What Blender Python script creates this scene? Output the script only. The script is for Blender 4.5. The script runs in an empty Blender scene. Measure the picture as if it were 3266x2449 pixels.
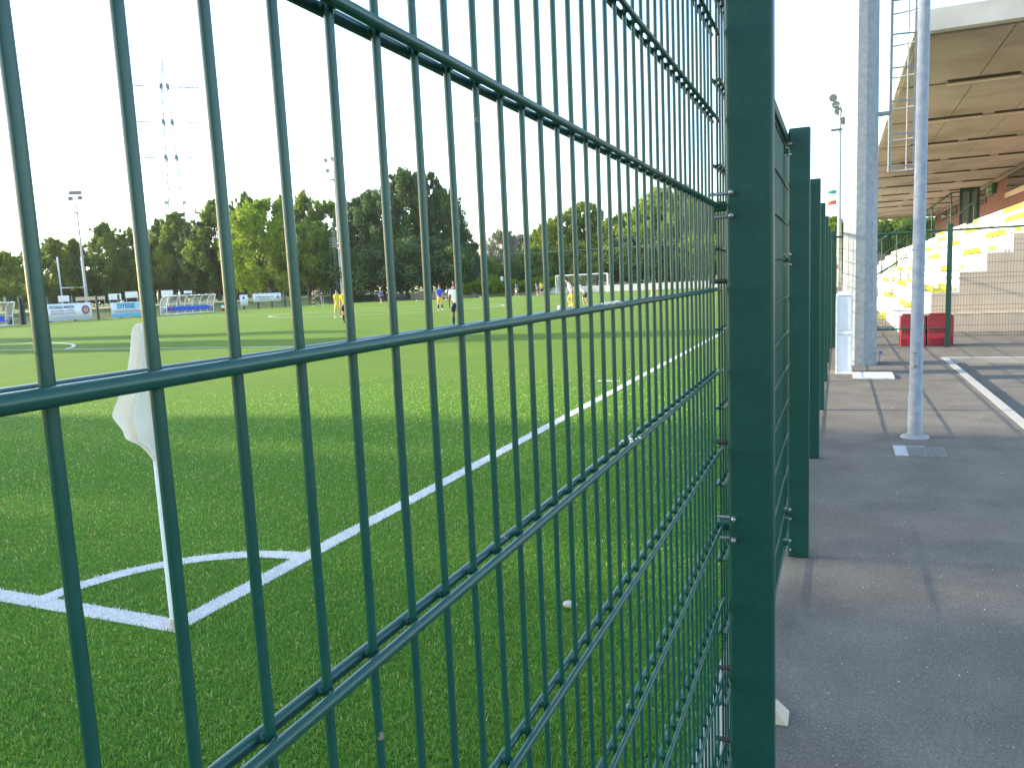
import bpy, bmesh, math, random
import numpy as np
from mathutils import Vector, Matrix
R = math.radians
S = bpy.context.scene
COL = S.collection

# ------------------------------------------------------------------ camera
CAM_H = 1.585
F_PX, YAW, PIT, ROL = 2458.43, 0.4037, 0.1281, -0.0450      # 3266 px wide picture
fw = Vector((-math.sin(YAW) * math.cos(PIT), math.cos(YAW) * math.cos(PIT), -math.sin(PIT)))
rt0 = Vector((math.cos(YAW), math.sin(YAW), 0))
up0 = rt0.cross(fw)
rt = rt0 * math.cos(ROL) + up0 * math.sin(ROL)
up = -rt0 * math.sin(ROL) + up0 * math.cos(ROL)
cd = bpy.data.cameras.new('camera'); cam = bpy.data.objects.new('camera', cd); COL.objects.link(cam)
cd.sensor_fit = 'HORIZONTAL'; cd.sensor_width = 36; cd.lens = 36 * F_PX / 3266
cd.clip_start = 0.02; cd.clip_end = 5000
cam.matrix_world = Matrix(((rt.x, up.x, -fw.x, 0), (rt.y, up.y, -fw.y, 0), (rt.z, up.z, -fw.z, CAM_H), (0, 0, 0, 1)))
S.camera = cam

# ------------------------------------------------------------------ light
SUN_EL = R(19.4); SUN_AZ = R(6.0)            # shadows run along +X, turned 6 degrees towards +Y
to_sun = Vector((-math.cos(SUN_AZ) * math.cos(SUN_EL), -math.sin(SUN_AZ) * math.cos(SUN_EL), math.sin(SUN_EL)))
w = bpy.data.worlds.new("World"); S.world = w; w.use_nodes = True
nt = w.node_tree; nt.nodes.clear()
sky = nt.nodes.new('ShaderNodeTexSky'); sky.sky_type = 'NISHITA'; sky.sun_disc = False
sky.sun_elevation = SUN_EL; sky.sun_rotation = R(264); sky.air_density = 1.0; sky.dust_density = 0.8; sky.ozone_density = 1.0
bg = nt.nodes.new('ShaderNodeBackground'); bg.inputs[1].default_value = 0.15
wo = nt.nodes.new('ShaderNodeOutputWorld')
nt.links.new(sky.outputs[0], bg.inputs[0]); nt.links.new(bg.outputs[0], wo.inputs[0])
sl = bpy.data.lights.new('sun', 'SUN'); so = bpy.data.objects.new('sun', sl); COL.objects.link(so)
sl.energy = 3.0; sl.angle = R(0.53); sl.color = (1.0, 0.85, 0.64)
so.rotation_euler = to_sun.to_track_quat('Z', 'Y').to_euler()
S.view_settings.view_transform = 'Standard'; S.view_settings.look = 'None'
S.view_settings.exposure = 2.12; S.view_settings.gamma = 1.0
S.render.engine = 'CYCLES'

# ------------------------------------------------------------------ helpers
def at(px, py, d):
    """the world point at ground distance d (metres from the camera's foot) in the direction of a photo pixel"""
    v = fw + rt * ((px - 1633) / F_PX) - up * ((py - 1224.5) / F_PX)
    k = d / math.hypot(v.x, v.y)
    return Vector((v.x * k, v.y * k, CAM_H + v.z * k))

def gnd(px, py, z=0):
    v = fw + rt * ((px - 1633) / F_PX) - up * ((py - 1224.5) / F_PX)
    k = (z - CAM_H) / v.z
    return Vector((v.x * k, v.y * k, z))

def rn(a, b): return random.uniform(a, b)

class MB:
    """collects faces; build() links them as ONE mesh object"""
    def __init__(s): s.v = []; s.f = []; s.m = []; s.sm = []
    def add(s, vs, fs, mi=0, smooth=False):
        o = len(s.v); s.v += [tuple(v) for v in vs]
        for f in fs: s.f.append(tuple(i + o for i in f)); s.m.append(mi); s.sm.append(smooth)
        return s
    def box(s, x0, x1, y0, y1, z0, z1, mi=0, M=None):
        vs = [Vector((x, y, z)) for z in (z0, z1) for y in (y0, y1) for x in (x0, x1)]
        if M: vs = [M @ v for v in vs]
        return s.add(vs, [(0, 2, 3, 1), (4, 5, 7, 6), (0, 1, 5, 4), (2, 6, 7, 3), (0, 4, 6, 2), (1, 3, 7, 5)], mi)
    def cbox(s, c, sz, mi=0, rz=0, M=None):
        T = Matrix.Translation(c) @ Matrix.Rotation(rz, 4, 'Z')
        if M: T = M @ T
        a, b, h = sz[0] / 2, sz[1] / 2, sz[2] / 2
        return s.box(-a, a, -b, b, -h, h, mi, T)
    def tube(s, pts, r, n=8, mi=0, cap=True, smooth=True):
        pts = [Vector(p) for p in pts]
        rs = r if isinstance(r, (list, tuple)) else [r] * len(pts)
        rings = []; prev = None
        for i, p in enumerate(pts):
            t = (pts[min(i + 1, len(pts) - 1)] - pts[max(i - 1, 0)])
            if t.length < 1e-9: t = Vector((0, 0, 1))
            t.normalize()
            if prev is None:
                a = t.orthogonal().normalized()
            else:
                a = (prev - t * prev.dot(t))
                a = a.normalized() if a.length > 1e-6 else t.orthogonal().normalized()
            prev = a; b = t.cross(a)
            rings.append([p + (a * math.cos(2 * math.pi * k / n) + b * math.sin(2 * math.pi * k / n)) * rs[i] for k in range(n)])
        vs = [v for ring in rings for v in ring]; fs = []
        for i in range(len(pts) - 1):
            for k in range(n):
                fs.append((i * n + k, i * n + (k + 1) % n, (i + 1) * n + (k + 1) % n, (i + 1) * n + k))
        s.add(vs, fs, mi, smooth)
        if cap:
            s.add(rings[0], [tuple(range(n))[::-1]], mi); s.add(rings[-1], [tuple(range(n))], mi)
        return s
    def lathe(s, c, prof, n=16, mi=0, smooth=True):
        vs = []; fs = []
        for (r, z) in prof:
            for k in range(n):
                a = 2 * math.pi * k / n; vs.append((c[0] + r * math.cos(a), c[1] + r * math.sin(a), c[2] + z))
        for i in range(len(prof) - 1):
            for k in range(n):
                fs.append((i * n + k, i * n + (k + 1) % n, (i + 1) * n + (k + 1) % n, (i + 1) * n + k))
        return s.add(vs, fs, mi, smooth)
    def ball(s, c, r, n=10, mi=0, sc=(1, 1, 1)):
        vs = []; fs = []; m = max(4, n // 2 + 1)
        for i in range(m + 1):
            ph = math.pi * i / m
            for k in range(n):
                a = 2 * math.pi * k / n
                vs.append((c[0] + r * sc[0] * math.sin(ph) * math.cos(a), c[1] + r * sc[1] * math.sin(ph) * math.sin(a), c[2] + r * sc[2] * math.cos(ph)))
        for i in range(m):
            for k in range(n):
                fs.append((i * n + k, (i + 1) * n + k, (i + 1) * n + (k + 1) % n, i * n + (k + 1) % n))
        return s.add(vs, fs, mi, True)
    def build(s, name, mats, parent=None, loc=None, merge=False):
        me = bpy.data.meshes.new(name); me.from_pydata(s.v, [], s.f)
        if not isinstance(mats, (list, tuple)): mats = [mats]
        for m in mats: me.materials.append(m)
        me.polygons.foreach_set('material_index', s.m); me.polygons.foreach_set('use_smooth', s.sm)
        if merge:
            b = bmesh.new(); b.from_mesh(me); bmesh.ops.remove_doubles(b, verts=b.verts, dist=1e-5); b.to_mesh(me); b.free()
        me.update()
        o = bpy.data.objects.new(name, me); COL.objects.link(o)
        if parent: o.parent = parent
        if loc is not None: o.location = loc
        return o

def bevel(o, wd=0.005, seg=2):
    m = o.modifiers.new('bevel', 'BEVEL'); m.width = wd; m.segments = seg; m.limit_method = 'ANGLE'; m.angle_limit = R(40)
    return o

def tag(o, label=None, cat=None, group=None, kind=None):
    if label: o['label'] = label
    if cat: o['category'] = cat
    if group: o['group'] = group
    if kind: o['kind'] = kind
    return o

def thing(name, label, cat, loc=(0, 0, 0), rz=0, group=None):
    o = bpy.data.objects.new(name, None); COL.objects.link(o); o.empty_display_size = 0.2
    o.location = loc; o.rotation_euler = (0, 0, rz)
    return tag(o, label, cat, group)

def dup(root, loc, rz=0, label=None, group=None, scale=None):
    r = root.copy(); COL.objects.link(r); r.location = loc; r.rotation_euler = (0, 0, rz)
    if scale is not None: r.scale = scale
    if label: r['label'] = label
    if group: r['group'] = group
    for ch in list(root.children):
        c = ch.copy(); COL.objects.link(c); c.parent = r
        for g in list(ch.children):
            d = g.copy(); COL.objects.link(d); d.parent = c
    return r

def struct(o): o['kind'] = 'structure'; return o

# ------------------------------------------------------------------ materials
def mat(name, col, rough=0.6, metal=0.0, spec=0.5, noise=None, bump=None, trans=0, coat=0, chips=False, speck=None):
    """noise=(scale, second colour, low, high[, detail]); bump=(scale, strength, distance)"""
    m = bpy.data.materials.new(name); m.use_nodes = True
    n = m.node_tree; b = n.nodes['Principled BSDF']
    b.inputs['Base Color'].default_value = (*col, 1); b.inputs['Roughness'].default_value = rough
    b.inputs['Metallic'].default_value = metal; b.inputs['Specular IOR Level'].default_value = spec
    b.inputs['Coat Weight'].default_value = coat; b.inputs['Coat Roughness'].default_value = 0.12
    g = n.nodes.new('ShaderNodeNewGeometry')
    if noise:
        nz = n.nodes.new('ShaderNodeTexNoise'); nz.inputs['Scale'].default_value = noise[0]
        nz.inputs['Detail'].default_value = noise[4] if len(noise) > 4 else 5
        n.links.new(g.outputs['Position'], nz.inputs['Vector'])
        cr = n.nodes.new('ShaderNodeValToRGB'); cr.color_ramp.elements[0].position = noise[2]; cr.color_ramp.elements[1].position = noise[3]
        cr.color_ramp.elements[0].color = (*col, 1); cr.color_ramp.elements[1].color = (*noise[1], 1)
        n.links.new(nz.outputs[0], cr.inputs[0]); n.links.new(cr.outputs[0], b.inputs['Base Color'])
        if chips:       # worn spots where the coating has gone, tan primer and pale zinc
            c1 = n.nodes.new('ShaderNodeTexNoise'); c1.inputs['Scale'].default_value = 26; c1.inputs['Detail'].default_value = 6; c1.inputs['Roughness'].default_value = 0.7
            n.links.new(g.outputs['Position'], c1.inputs['Vector'])
            c2 = n.nodes.new('ShaderNodeValToRGB'); c2.color_ramp.elements[0].position = 0.675; c2.color_ramp.elements[1].position = 0.70
            n.links.new(c1.outputs[0], c2.inputs[0]); c3 = n.nodes.new('ShaderNodeMixRGB'); c3.inputs[2].default_value = (0.22, 0.17, 0.11, 1)
            n.links.new(c2.outputs[0], c3.inputs[0]); n.links.new(cr.outputs[0], c3.inputs[1]); n.links.new(c3.outputs[0], b.inputs['Base Color'])
        if speck:       # pale and dark aggregate: (scale, pale, dark)
            v1 = n.nodes.new('ShaderNodeTexVoronoi'); v1.inputs['Scale'].default_value = speck[0]; n.links.new(g.outputs['Position'], v1.inputs['Vector'])
            h1 = n.nodes.new('ShaderNodeSeparateColor'); n.links.new(v1.outputs['Color'], h1.inputs[0])
            v2 = n.nodes.new('ShaderNodeValToRGB'); v2.color_ramp.interpolation = 'LINEAR'
            e = v2.color_ramp.elements; e[0].position = 0.0; e[0].color = (speck[2],) * 3 + (1,); e[1].position = 0.35; e[1].color = (1, 1, 1, 1)
            e2 = v2.color_ramp.elements.new(0.90); e2.color = (1.05, 1.05, 1.05, 1); e3 = v2.color_ramp.elements.new(0.97); e3.color = (speck[1],) * 3 + (1,)
            n.links.new(h1.outputs[0], v2.inputs[0]); v3 = n.nodes.new('ShaderNodeMixRGB'); v3.blend_type = 'MULTIPLY'; v3.inputs[0].default_value = 1
            n.links.new(cr.outputs[0], v3.inputs[1]); n.links.new(v2.outputs[0], v3.inputs[2]); n.links.new(v3.outputs[0], b.inputs['Base Color'])
    if bump:
        nb = n.nodes.new('ShaderNodeTexNoise'); nb.inputs['Scale'].default_value = bump[0]; nb.inputs['Detail'].default_value = 4
        n.links.new(g.outputs['Position'], nb.inputs['Vector'])
        bp = n.nodes.new('ShaderNodeBump'); bp.inputs['Strength'].default_value = bump[1]; bp.inputs['Distance'].default_value = bump[2]
        n.links.new(nb.outputs[0], bp.inputs['Height']); n.links.new(bp.outputs[0], b.inputs['Normal'])
    if trans:
        tr = n.nodes.new('ShaderNodeBsdfTranslucent'); mx = n.nodes.new('ShaderNodeMixShader'); mx.inputs[0].default_value = trans
        out = n.nodes['Material Output']
        if noise: n.links.new(cr.outputs[0], tr.inputs[0])
        else: tr.inputs[0].default_value = (*col, 1)
        n.links.new(b.outputs[0], mx.inputs[1]); n.links.new(tr.outputs[0], mx.inputs[2]); n.links.new(mx.outputs[0], out.inputs[0])
    return m

M = {}
M['green_metal'] = mat('green_powder_coat', (0.006, 0.058, 0.042), 0.30, spec=0.45, noise=(60, (0.010, 0.072, 0.050), 0.45, 0.85), bump=(220, 0.12, 0.001), chips=True)
M['post_metal'] = mat('post_powder_coat', (0.003, 0.050, 0.036), 0.42, spec=0.35, noise=(35, (0.006, 0.064, 0.046), 0.5, 0.8), bump=(150, 0.08, 0.001))
M['far_green'] = mat('green_fence_paint', (0.008, 0.060, 0.034), 0.5)
M['zinc'] = mat('galvanised_steel', (0.20, 0.225, 0.245), 0.55, metal=0.0, noise=(14, (0.28, 0.30, 0.315), 0.35, 0.7), bump=(40, 0.1, 0.002))
M['zinc_dull'] = mat('weathered_zinc', (0.26, 0.28, 0.29), 0.55, metal=0.15, noise=(9, (0.34, 0.36, 0.37), 0.3, 0.7))
M['bolt'] = mat('bright_bolt', (0.30, 0.31, 0.32), 0.4, metal=0.8)
M['rubber'] = mat('black_rubber', (0.015, 0.015, 0.015), 0.6)
M['white_plastic'] = mat('white_plastic', (0.74, 0.76, 0.80), 0.45, noise=(12, (0.66, 0.68, 0.70), 0.45, 0.8))
M['flag_cloth'] = mat('white_flag_cloth', (0.88, 0.85, 0.78), 0.8, trans=0.45)
M['white_paint'] = mat('white_paint', (0.78, 0.79, 0.78), 0.5)
M['line_paint'] = mat('line_paint', (0.40, 0.385, 0.34), 0.7, noise=(40, (0.28, 0.27, 0.24), 0.5, 0.75))
M['asphalt'] = mat('asphalt', (0.128, 0.117, 0.098), 0.94, spec=0.2, noise=(2.2, (0.190, 0.170, 0.140), 0.3, 0.72, 8), bump=(160, 0.8, 0.006), speck=(260, 1.7, 0.66))
M['concrete'] = mat('concrete', (0.44, 0.385, 0.32), 0.85, noise=(2.2, (0.35, 0.30, 0.245), 0.4, 0.75), bump=(30, 0.2, 0.01))
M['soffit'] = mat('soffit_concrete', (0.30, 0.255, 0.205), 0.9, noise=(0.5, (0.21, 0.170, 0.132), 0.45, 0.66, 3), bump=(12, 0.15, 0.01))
M['slot_shade'] = mat('painted_slot_shade', (0.07, 0.055, 0.04), 0.8)
M['lit_lip'] = mat('lit_lip', (0.55, 0.47, 0.36), 0.8)  # paler than the soffit, so the lip's lit look is in the colour
M['roof_edge'] = mat('roof_fascia', (0.50, 0.48, 0.44), 0.85, noise=(1.2, (0.38, 0.36, 0.33), 0.4, 0.7, 8), bump=(20, 0.2, 0.01))
M['terrace'] = mat('painted_terrace', (0.78, 0.77, 0.74), 0.75, noise=(1.5, (0.68, 0.66, 0.62), 0.5, 0.8))
M['low_wall'] = mat('low_wall_concrete', (0.52, 0.42, 0.31), 0.85, noise=(1.5, (0.44, 0.35, 0.26), 0.4, 0.8))
M['yellow_seat'] = mat('yellow_seat', (0.50, 0.46, 0.03), 0.5)
M['white_seat'] = mat('white_seat', (0.72, 0.72, 0.70), 0.4)
M['red_plastic'] = mat('red_plastic', (0.26, 0.010, 0.018), 0.5, noise=(50, (0.36, 0.03, 0.045), 0.55, 0.8), bump=(60, 0.5, 0.01))
M['glass_dark'] = mat('dark_glass', (0.012, 0.012, 0.014), 0.08, spec=0.6)
M['door_grey'] = mat('door_grey', (0.10, 0.14, 0.12), 0.35)
M['dark'] = mat('dark_fitting', (0.02, 0.022, 0.02), 0.6)
M['lamp_dark'] = mat('lamp_housing', (0.14, 0.16, 0.18), 0.5)
M['dark_green'] = mat('dark_green_paint', (0.003, 0.022, 0.016), 0.5)
M['bark'] = mat('bark', (0.10, 0.08, 0.06), 0.95, noise=(3, (0.16, 0.14, 0.11), 0.4, 0.7), bump=(8, 0.6, 0.05))
M['leaf'] = mat('leaf_green', (0.100, 0.175, 0.024), 0.6, spec=0.25, trans=0.50, noise=(0.35, (0.235, 0.315, 0.040), 0.35, 0.68, 4))
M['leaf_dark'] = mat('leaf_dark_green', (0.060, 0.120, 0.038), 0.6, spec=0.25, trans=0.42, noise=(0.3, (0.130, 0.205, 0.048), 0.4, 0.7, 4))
M['leaf_light'] = mat('leaf_light_green', (0.15, 0.26, 0.022), 0.6, spec=0.25, trans=0.50, noise=(0.4, (0.29, 0.38, 0.035), 0.35, 0.68, 4))
M['leaf_grey'] = mat('leaf_grey_green', (0.17, 0.20, 0.13), 0.7, spec=0.2, trans=0.4, noise=(0.3, (0.28, 0.29, 0.20), 0.4, 0.7, 4))
M['grass'] = mat('rough_grass', (0.060, 0.115, 0.020), 0.9, noise=(0.35, (0.20, 0.19, 0.055), 0.45, 0.72), bump=(6, 0.8, 0.1))
M['dry_grass'] = mat('dry_grass', (0.30, 0.27, 0.09), 0.95, noise=(0.8, (0.15, 0.19, 0.04), 0.4, 0.7), bump=(8, 0.8, 0.1))
M['skin'] = mat('skin', (0.50, 0.29, 0.20), 0.55)
M['skin_dark'] = mat('skin_dark', (0.16, 0.08, 0.05), 0.55)
M['hair'] = mat('dark_hair', (0.03, 0.018, 0.012), 0.6)
M['hair_red'] = mat('auburn_hair', (0.16, 0.055, 0.02), 0.6)
M['hair_blond'] = mat('blond_hair', (0.55, 0.33, 0.05), 0.6)
M['eye'] = mat('eye_dark', (0.01, 0.01, 0.01), 0.2)
def cloth(nm, c): M[nm] = mat(nm, c, 0.85)
cloth('c_yellow', (0.62, 0.52, 0.02)); cloth('c_blue', (0.035, 0.10, 0.50)); cloth('c_white', (0.78, 0.80, 0.82)); cloth('c_navy', (0.012, 0.014, 0.06))
cloth('c_black', (0.015, 0.014, 0.02)); cloth('c_shortyellow', (0.75, 0.52, 0.08)); cloth('c_lightblue', (0.10, 0.22, 0.40)); cloth('c_lilac', (0.50, 0.55, 0.85)); cloth('c_red', (0.45, 0.05, 0.04))

# brick wall: courses follow the wall's own length and height
def brick_mat():
    m = bpy.data.materials.new('red_brick'); m.use_nodes = True; n = m.node_tree; b = n.nodes['Principled BSDF']
    g = n.nodes.new('ShaderNodeNewGeometry'); sp = n.nodes.new('ShaderNodeSeparateXYZ'); cb = n.nodes.new('ShaderNodeCombineXYZ')
    n.links.new(g.outputs['Position'], sp.inputs[0]); n.links.new(sp.outputs[1], cb.inputs[0]); n.links.new(sp.outputs[2], cb.inputs[1])
    t = n.nodes.new('ShaderNodeTexBrick'); t.inputs['Scale'].default_value = 1.0
    t.inputs['Brick Width'].default_value = 0.5; t.inputs['Row Height'].default_value = 0.2; t.inputs['Mortar Size'].default_value = 0.012
    t.inputs['Color1'].default_value = (0.19, 0.075, 0.058, 1); t.inputs['Color2'].default_value = (0.155, 0.062, 0.05, 1); t.inputs['Mortar'].default_value = (0.24, 0.15, 0.12, 1)
    n.links.new(cb.outputs[0], t.inputs['Vector']); n.links.new(t.outputs[0], b.inputs['Base Color']); b.inputs['Roughness'].default_value = 0.85
    return m
M['brick'] = brick_mat()

# artificial turf: short green pile with olive and pale flecks
def turf_mat():
    m = bpy.data.materials.new('artificial_turf'); m.use_nodes = True; n = m.node_tree; b = n.nodes['Principled BSDF']
    g = n.nodes.new('ShaderNodeNewGeometry')
    def nz(sc, det=3):
        t = n.nodes.new('ShaderNodeTexNoise'); t.inputs['Scale'].default_value = sc; t.inputs['Detail'].default_value = det
        n.links.new(g.outputs['Position'], t.inputs['Vector']); return t
    a = nz(90, 3); r1 = n.nodes.new('ShaderNodeValToRGB')
    r1.color_ramp.elements[0].position = 0.3; r1.color_ramp.elements[0].color = (0.054, 0.116, 0.014, 1)
    r1.color_ramp.elements[1].position = 0.7; r1.color_ramp.elements[1].color = (0.132, 0.215, 0.022, 1)
    n.links.new(a.outputs[0], r1.inputs[0])
    c = nz(0.5, 4); mx = n.nodes.new('ShaderNodeMixRGB'); mx.blend_type = 'MULTIPLY'
    r2 = n.nodes.new('ShaderNodeValToRGB'); r2.color_ramp.elements[0].position = 0.3; r2.color_ramp.elements[0].color = (0.86, 0.9, 0.86, 1)
    r2.color_ramp.elements[1].position = 0.7; r2.color_ramp.elements[1].color = (1.1, 1.06, 1, 1)
    n.links.new(c.outputs[0], r2.inputs[0]); mx.inputs[0].default_value = 1
    n.links.new(r1.outputs[0], mx.inputs[1]); n.links.new(r2.outputs[0], mx.inputs[2])
    n.links.new(mx.outputs[0], b.inputs['Base Color'])
    b.inputs['Roughness'].default_value = 0.85; b.inputs['Specular IOR Level'].default_value = 0.08
    b.inputs['Sheen Weight'].default_value = 0.04; b.inputs['Sheen Roughness'].default_value = 0.5; b.inputs['Sheen Tint'].default_value = (0.75, 1.0, 0.35, 1)
    bp = n.nodes.new('ShaderNodeBump'); bp.inputs['Strength'].default_value = 0.8; bp.inputs['Distance'].default_value = 0.012
    n.links.new(nz(140, 2).outputs[0], bp.inputs['Height']); n.links.new(bp.outputs[0], b.inputs['Normal'])
    return m
M['turf'] = turf_mat()
M['turf_line'] = mat('turf_line_white', (0.62, 0.62, 0.60), 0.8, noise=(120, (0.46, 0.47, 0.46), 0.45, 0.7), bump=(130, 0.6, 0.01))

# ------------------------------------------------------------------ the setting: terrain, pitch, paving
SX, GY0, GY1 = -2.914, 2.587, 102.8            # touchline and the two goal lines
CX, CY = -32.8, 52.7; WX = 2 * CX - SX         # centre spot, far touchline
FX = -66.6                                     # fence beyond the far touchline

def terrain():
    xs = list(np.linspace(-700, -140, 15)) + list(np.linspace(-130, -72, 15)) + [-71, -70, -69, -68, -67.2, -66.4, -60] + [-30, -0.9, -0.44, 0, 39.5, 40.5, 100, 300, 700]
    ys = [-500, -200, -60, -20, -6.2, -5.5, 21.0, 21.5, 40, 60, 80, 100, 104, 106, 108, 110, 113, 117, 125, 140, 180, 300, 600, 1200]
    def h(x, y):
        a = min(max((-67.2 - x) / 3.5, 0), 1) * 1.0
        b = min(max((y - 107.5) / 7, 0), 1) * 0.9 * (1 if x < -4 else 0)
        if -0.5 < x < 40 and -6 < y < 21.3: return -0.35
        return max(a, b) - 0.03
    vs = [(x, y, h(x, y)) for y in ys for x in xs]; nx = len(xs)
    fs = [(j * nx + i, j * nx + i + 1, (j + 1) * nx + i + 1, (j + 1) * nx + i) for j in range(len(ys) - 1) for i in range(nx - 1)]
    mb = MB(); mb.add(vs, fs, 0, True)
    return struct(mb.build('ground', M['grass']))
terrain()
mb = MB(); mb.box(-66.5, -0.44, -6, 105.2, -0.5, 0.0)
struct(mb.build('pitch', M['turf']))
mb = MB(); mb.box(-0.44, -0.32, -6, 60, -0.5, 0.006)
struct(bevel(mb.build('kerb', M['concrete']), 0.006))
# strip of dry grass on the crest of the bank beyond the far fence
mb = MB(); mb.box(-112, -70.6, 12, 108, 0.9, 1.02)
struct(mb.build('dry_grass_strip', M['dry_grass']))

# asphalt: a walkway, and a parking bay 9 cm lower whose edge is a painted kerb
mb = MB(); PX = 1.74; PY = 15.05
mb.box(-0.32, PX - 0.10, -4, PY, -0.10, 0.0); mb.box(-0.32, PX - 0.10, PY, 130, -0.10, 0.0); mb.box(PX - 0.10, 30, PY + 0.12, 21.6, -0.10, 0.0)
mb.box(PX - 0.10, 1.36, 20.0, 130, -0.1, 0.0) if False else None
struct(mb.build('asphalt_path', M['asphalt']))
mb = MB(); mb.box(PX, 40, -6, PY, -0.20, -0.09)
struct(mb.build('parking_bay', M['asphalt']))
mb = MB(); mb.box(PX - 0.10, PX, -4, PY + 0.12, -0.15, 0.004)
struct(mb.build('painted_kerb', M['line_paint']))
mb = MB(); mb.box(PX, 30, PY, PY + 0.12, -0.15, 0.004)
struct(mb.build('kerb_stone', M['concrete']))

# pitch markings, sheets 4 mm above the turf
def ring(mb, cx, cy, r, wd, a0, a1, n=64, z=0.004):
    vs = []; fs = []
    for i in range(n + 1):
        a = a0 + (a1 - a0) * i / n
        vs += [(cx + (r - wd / 2) * math.cos(a), cy + (r - wd / 2) * math.sin(a), z), (cx + (r + wd / 2) * math.cos(a), cy + (r + wd / 2) * math.sin(a), z)]
    for i in range(n): fs.append((2 * i, 2 * i + 1, 2 * i + 3, 2 * i + 2))
    mb.add(vs, fs)
LW = 0.12
mb = MB()
def hl(x0, x1, y): mb.add([(x0, y - LW / 2, .004), (x1, y - LW / 2, .004), (x1, y + LW / 2, .004), (x0, y + LW / 2, .004)], [(0, 1, 2, 3)])
def vl(x, y0, y1): mb.add([(x - LW / 2, y0, .004), (x + LW / 2, y0, .004), (x + LW / 2, y1, .004), (x - LW / 2, y1, .004)], [(0, 1, 2, 3)])
sxc = SX - LW / 2; g0 = GY0 + LW / 2; g1 = GY1 - LW / 2; wxc = WX + LW / 2
vl(sxc, GY0, GY1); vl(wxc, GY0, GY1); hl(WX + LW, SX - LW, g0); hl(WX + LW, SX - LW, g1); hl(WX + LW, SX - LW, CY)
ring(mb, CX, CY, 9.1, LW, 0, 2 * math.pi)
for gy, s in ((g0, 1), (g1, -1)):
    for hw, dp in ((20.16, 16.5), (9.16, 5.5)):
        x0, x1 = CX - hw, CX + hw
        hl(x0, x1, gy + s * dp)
        a, b = sorted((gy + s * LW / 2, gy + s * (dp - LW / 2))); vl(x0 + LW / 2, a, b); vl(x1 - LW / 2, a, b)
    t = math.acos(5.5 / 9.15)
    ring(mb, CX, gy + s * 11, 9.1, LW, s * math.pi / 2 - t, s * math.pi / 2 + t, 40)
for cx, cy, a in ((sxc, g0, 90), (wxc, g0, 0), (sxc, g1, 180), (wxc, g1, 270)):
    ring(mb, cx, cy, 1.0, LW, R(a), R(a + 90), 24, 0.005)
# a short mark beside the touchline, nine metres from the corner
mb.add([(SX - 0.62, GY0 + 9.1, .004), (SX - 0.25, GY0 + 9.1, .004), (SX - 0.25, GY0 + 9.22, .004), (SX - 0.62, GY0 + 9.22, .004)], [(0, 1, 2, 3)])
struct(mb.build('pitch_markings', M['turf_line']))

# pile of the turf near the fence: single blades, white where the markings run
def blades():
    rs = np.random.RandomState(5); N = 500000
    u = rs.rand(N); d = 1.1 * (15.0 / 1.1) ** u                      # density falls off with distance
    ang = YAW + R(-24) + rs.rand(N) * R(72)
    x = -np.sin(ang) * d; y = np.cos(ang) * d
    k = (x < -0.45) & (y > 0.3) & (rs.rand(N) < np.clip((15.0 - d) / 6.0, 0, 1)); x = x[k]; y = y[k]; d = d[k]; n = len(x)
    h = (0.010 + 0.011 * rs.rand(n)) * (1 + 0.02 * d); wd = 0.0016 + 0.0009 * d * 0.5
    a = rs.rand(n) * 2 * np.pi; lx = rs.randn(n) * 0.007; ly = rs.randn(n) * 0.007
    v = np.zeros((n, 3, 3), np.float32)
    v[:, 0] = np.stack([x - np.cos(a) * wd, y - np.sin(a) * wd, np.zeros(n)], 1)
    v[:, 1] = np.stack([x + np.cos(a) * wd, y + np.sin(a) * wd, np.zeros(n)], 1)
    v[:, 2] = np.stack([x + lx, y + ly, h], 1)
    rr = np.hypot(x - sxc, y - g0)
    line = ((np.abs(x - sxc) < LW / 2) & (y > GY0)) | ((np.abs(y - g0) < LW / 2) & (x < SX)) | ((np.abs(rr - 1.0) < LW / 2) & (x < SX) & (y > GY0))
    me = bpy.data.meshes.new('turf_pile')
    me.vertices.add(n * 3); me.vertices.foreach_set('co', v.reshape(-1))
    me.loops.add(n * 3); me.loops.foreach_set('vertex_index', np.arange(n * 3, dtype=np.int32))
    me.polygons.add(n); me.polygons.foreach_set('loop_start', np.arange(0, n * 3, 3, dtype=np.int32)); me.polygons.foreach_set('loop_total', np.full(n, 3, np.int32))
    pal = rs.rand(n); mi = np.where(line, 3, np.where(pal < 0.5, 0, np.where(pal < 0.985 - 0.008 * d, 1, 2))).astype(np.int32)
    me.polygons.foreach_set('material_index', mi); me.update(); me.validate()
    for nm, c, t in (('blade_green', (0.090, 0.26, 0.040), .45), ('blade_olive', (0.19, 0.35, 0.050), .45), ('blade_straw', (0.5, 0.5, 0.2), .2), ('blade_white', (0.68, 0.68, 0.66), .2)):
        me.materials.append(mat(nm, c, 0.6, spec=0.3, trans=t))
    o = bpy.data.objects.new('turf_pile', me); COL.objects.link(o); tag(o, kind='stuff')
    o['label'] = 'short artificial grass pile of the pitch nearest the fence'
    o['category'] = 'grass'
blades()

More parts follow.
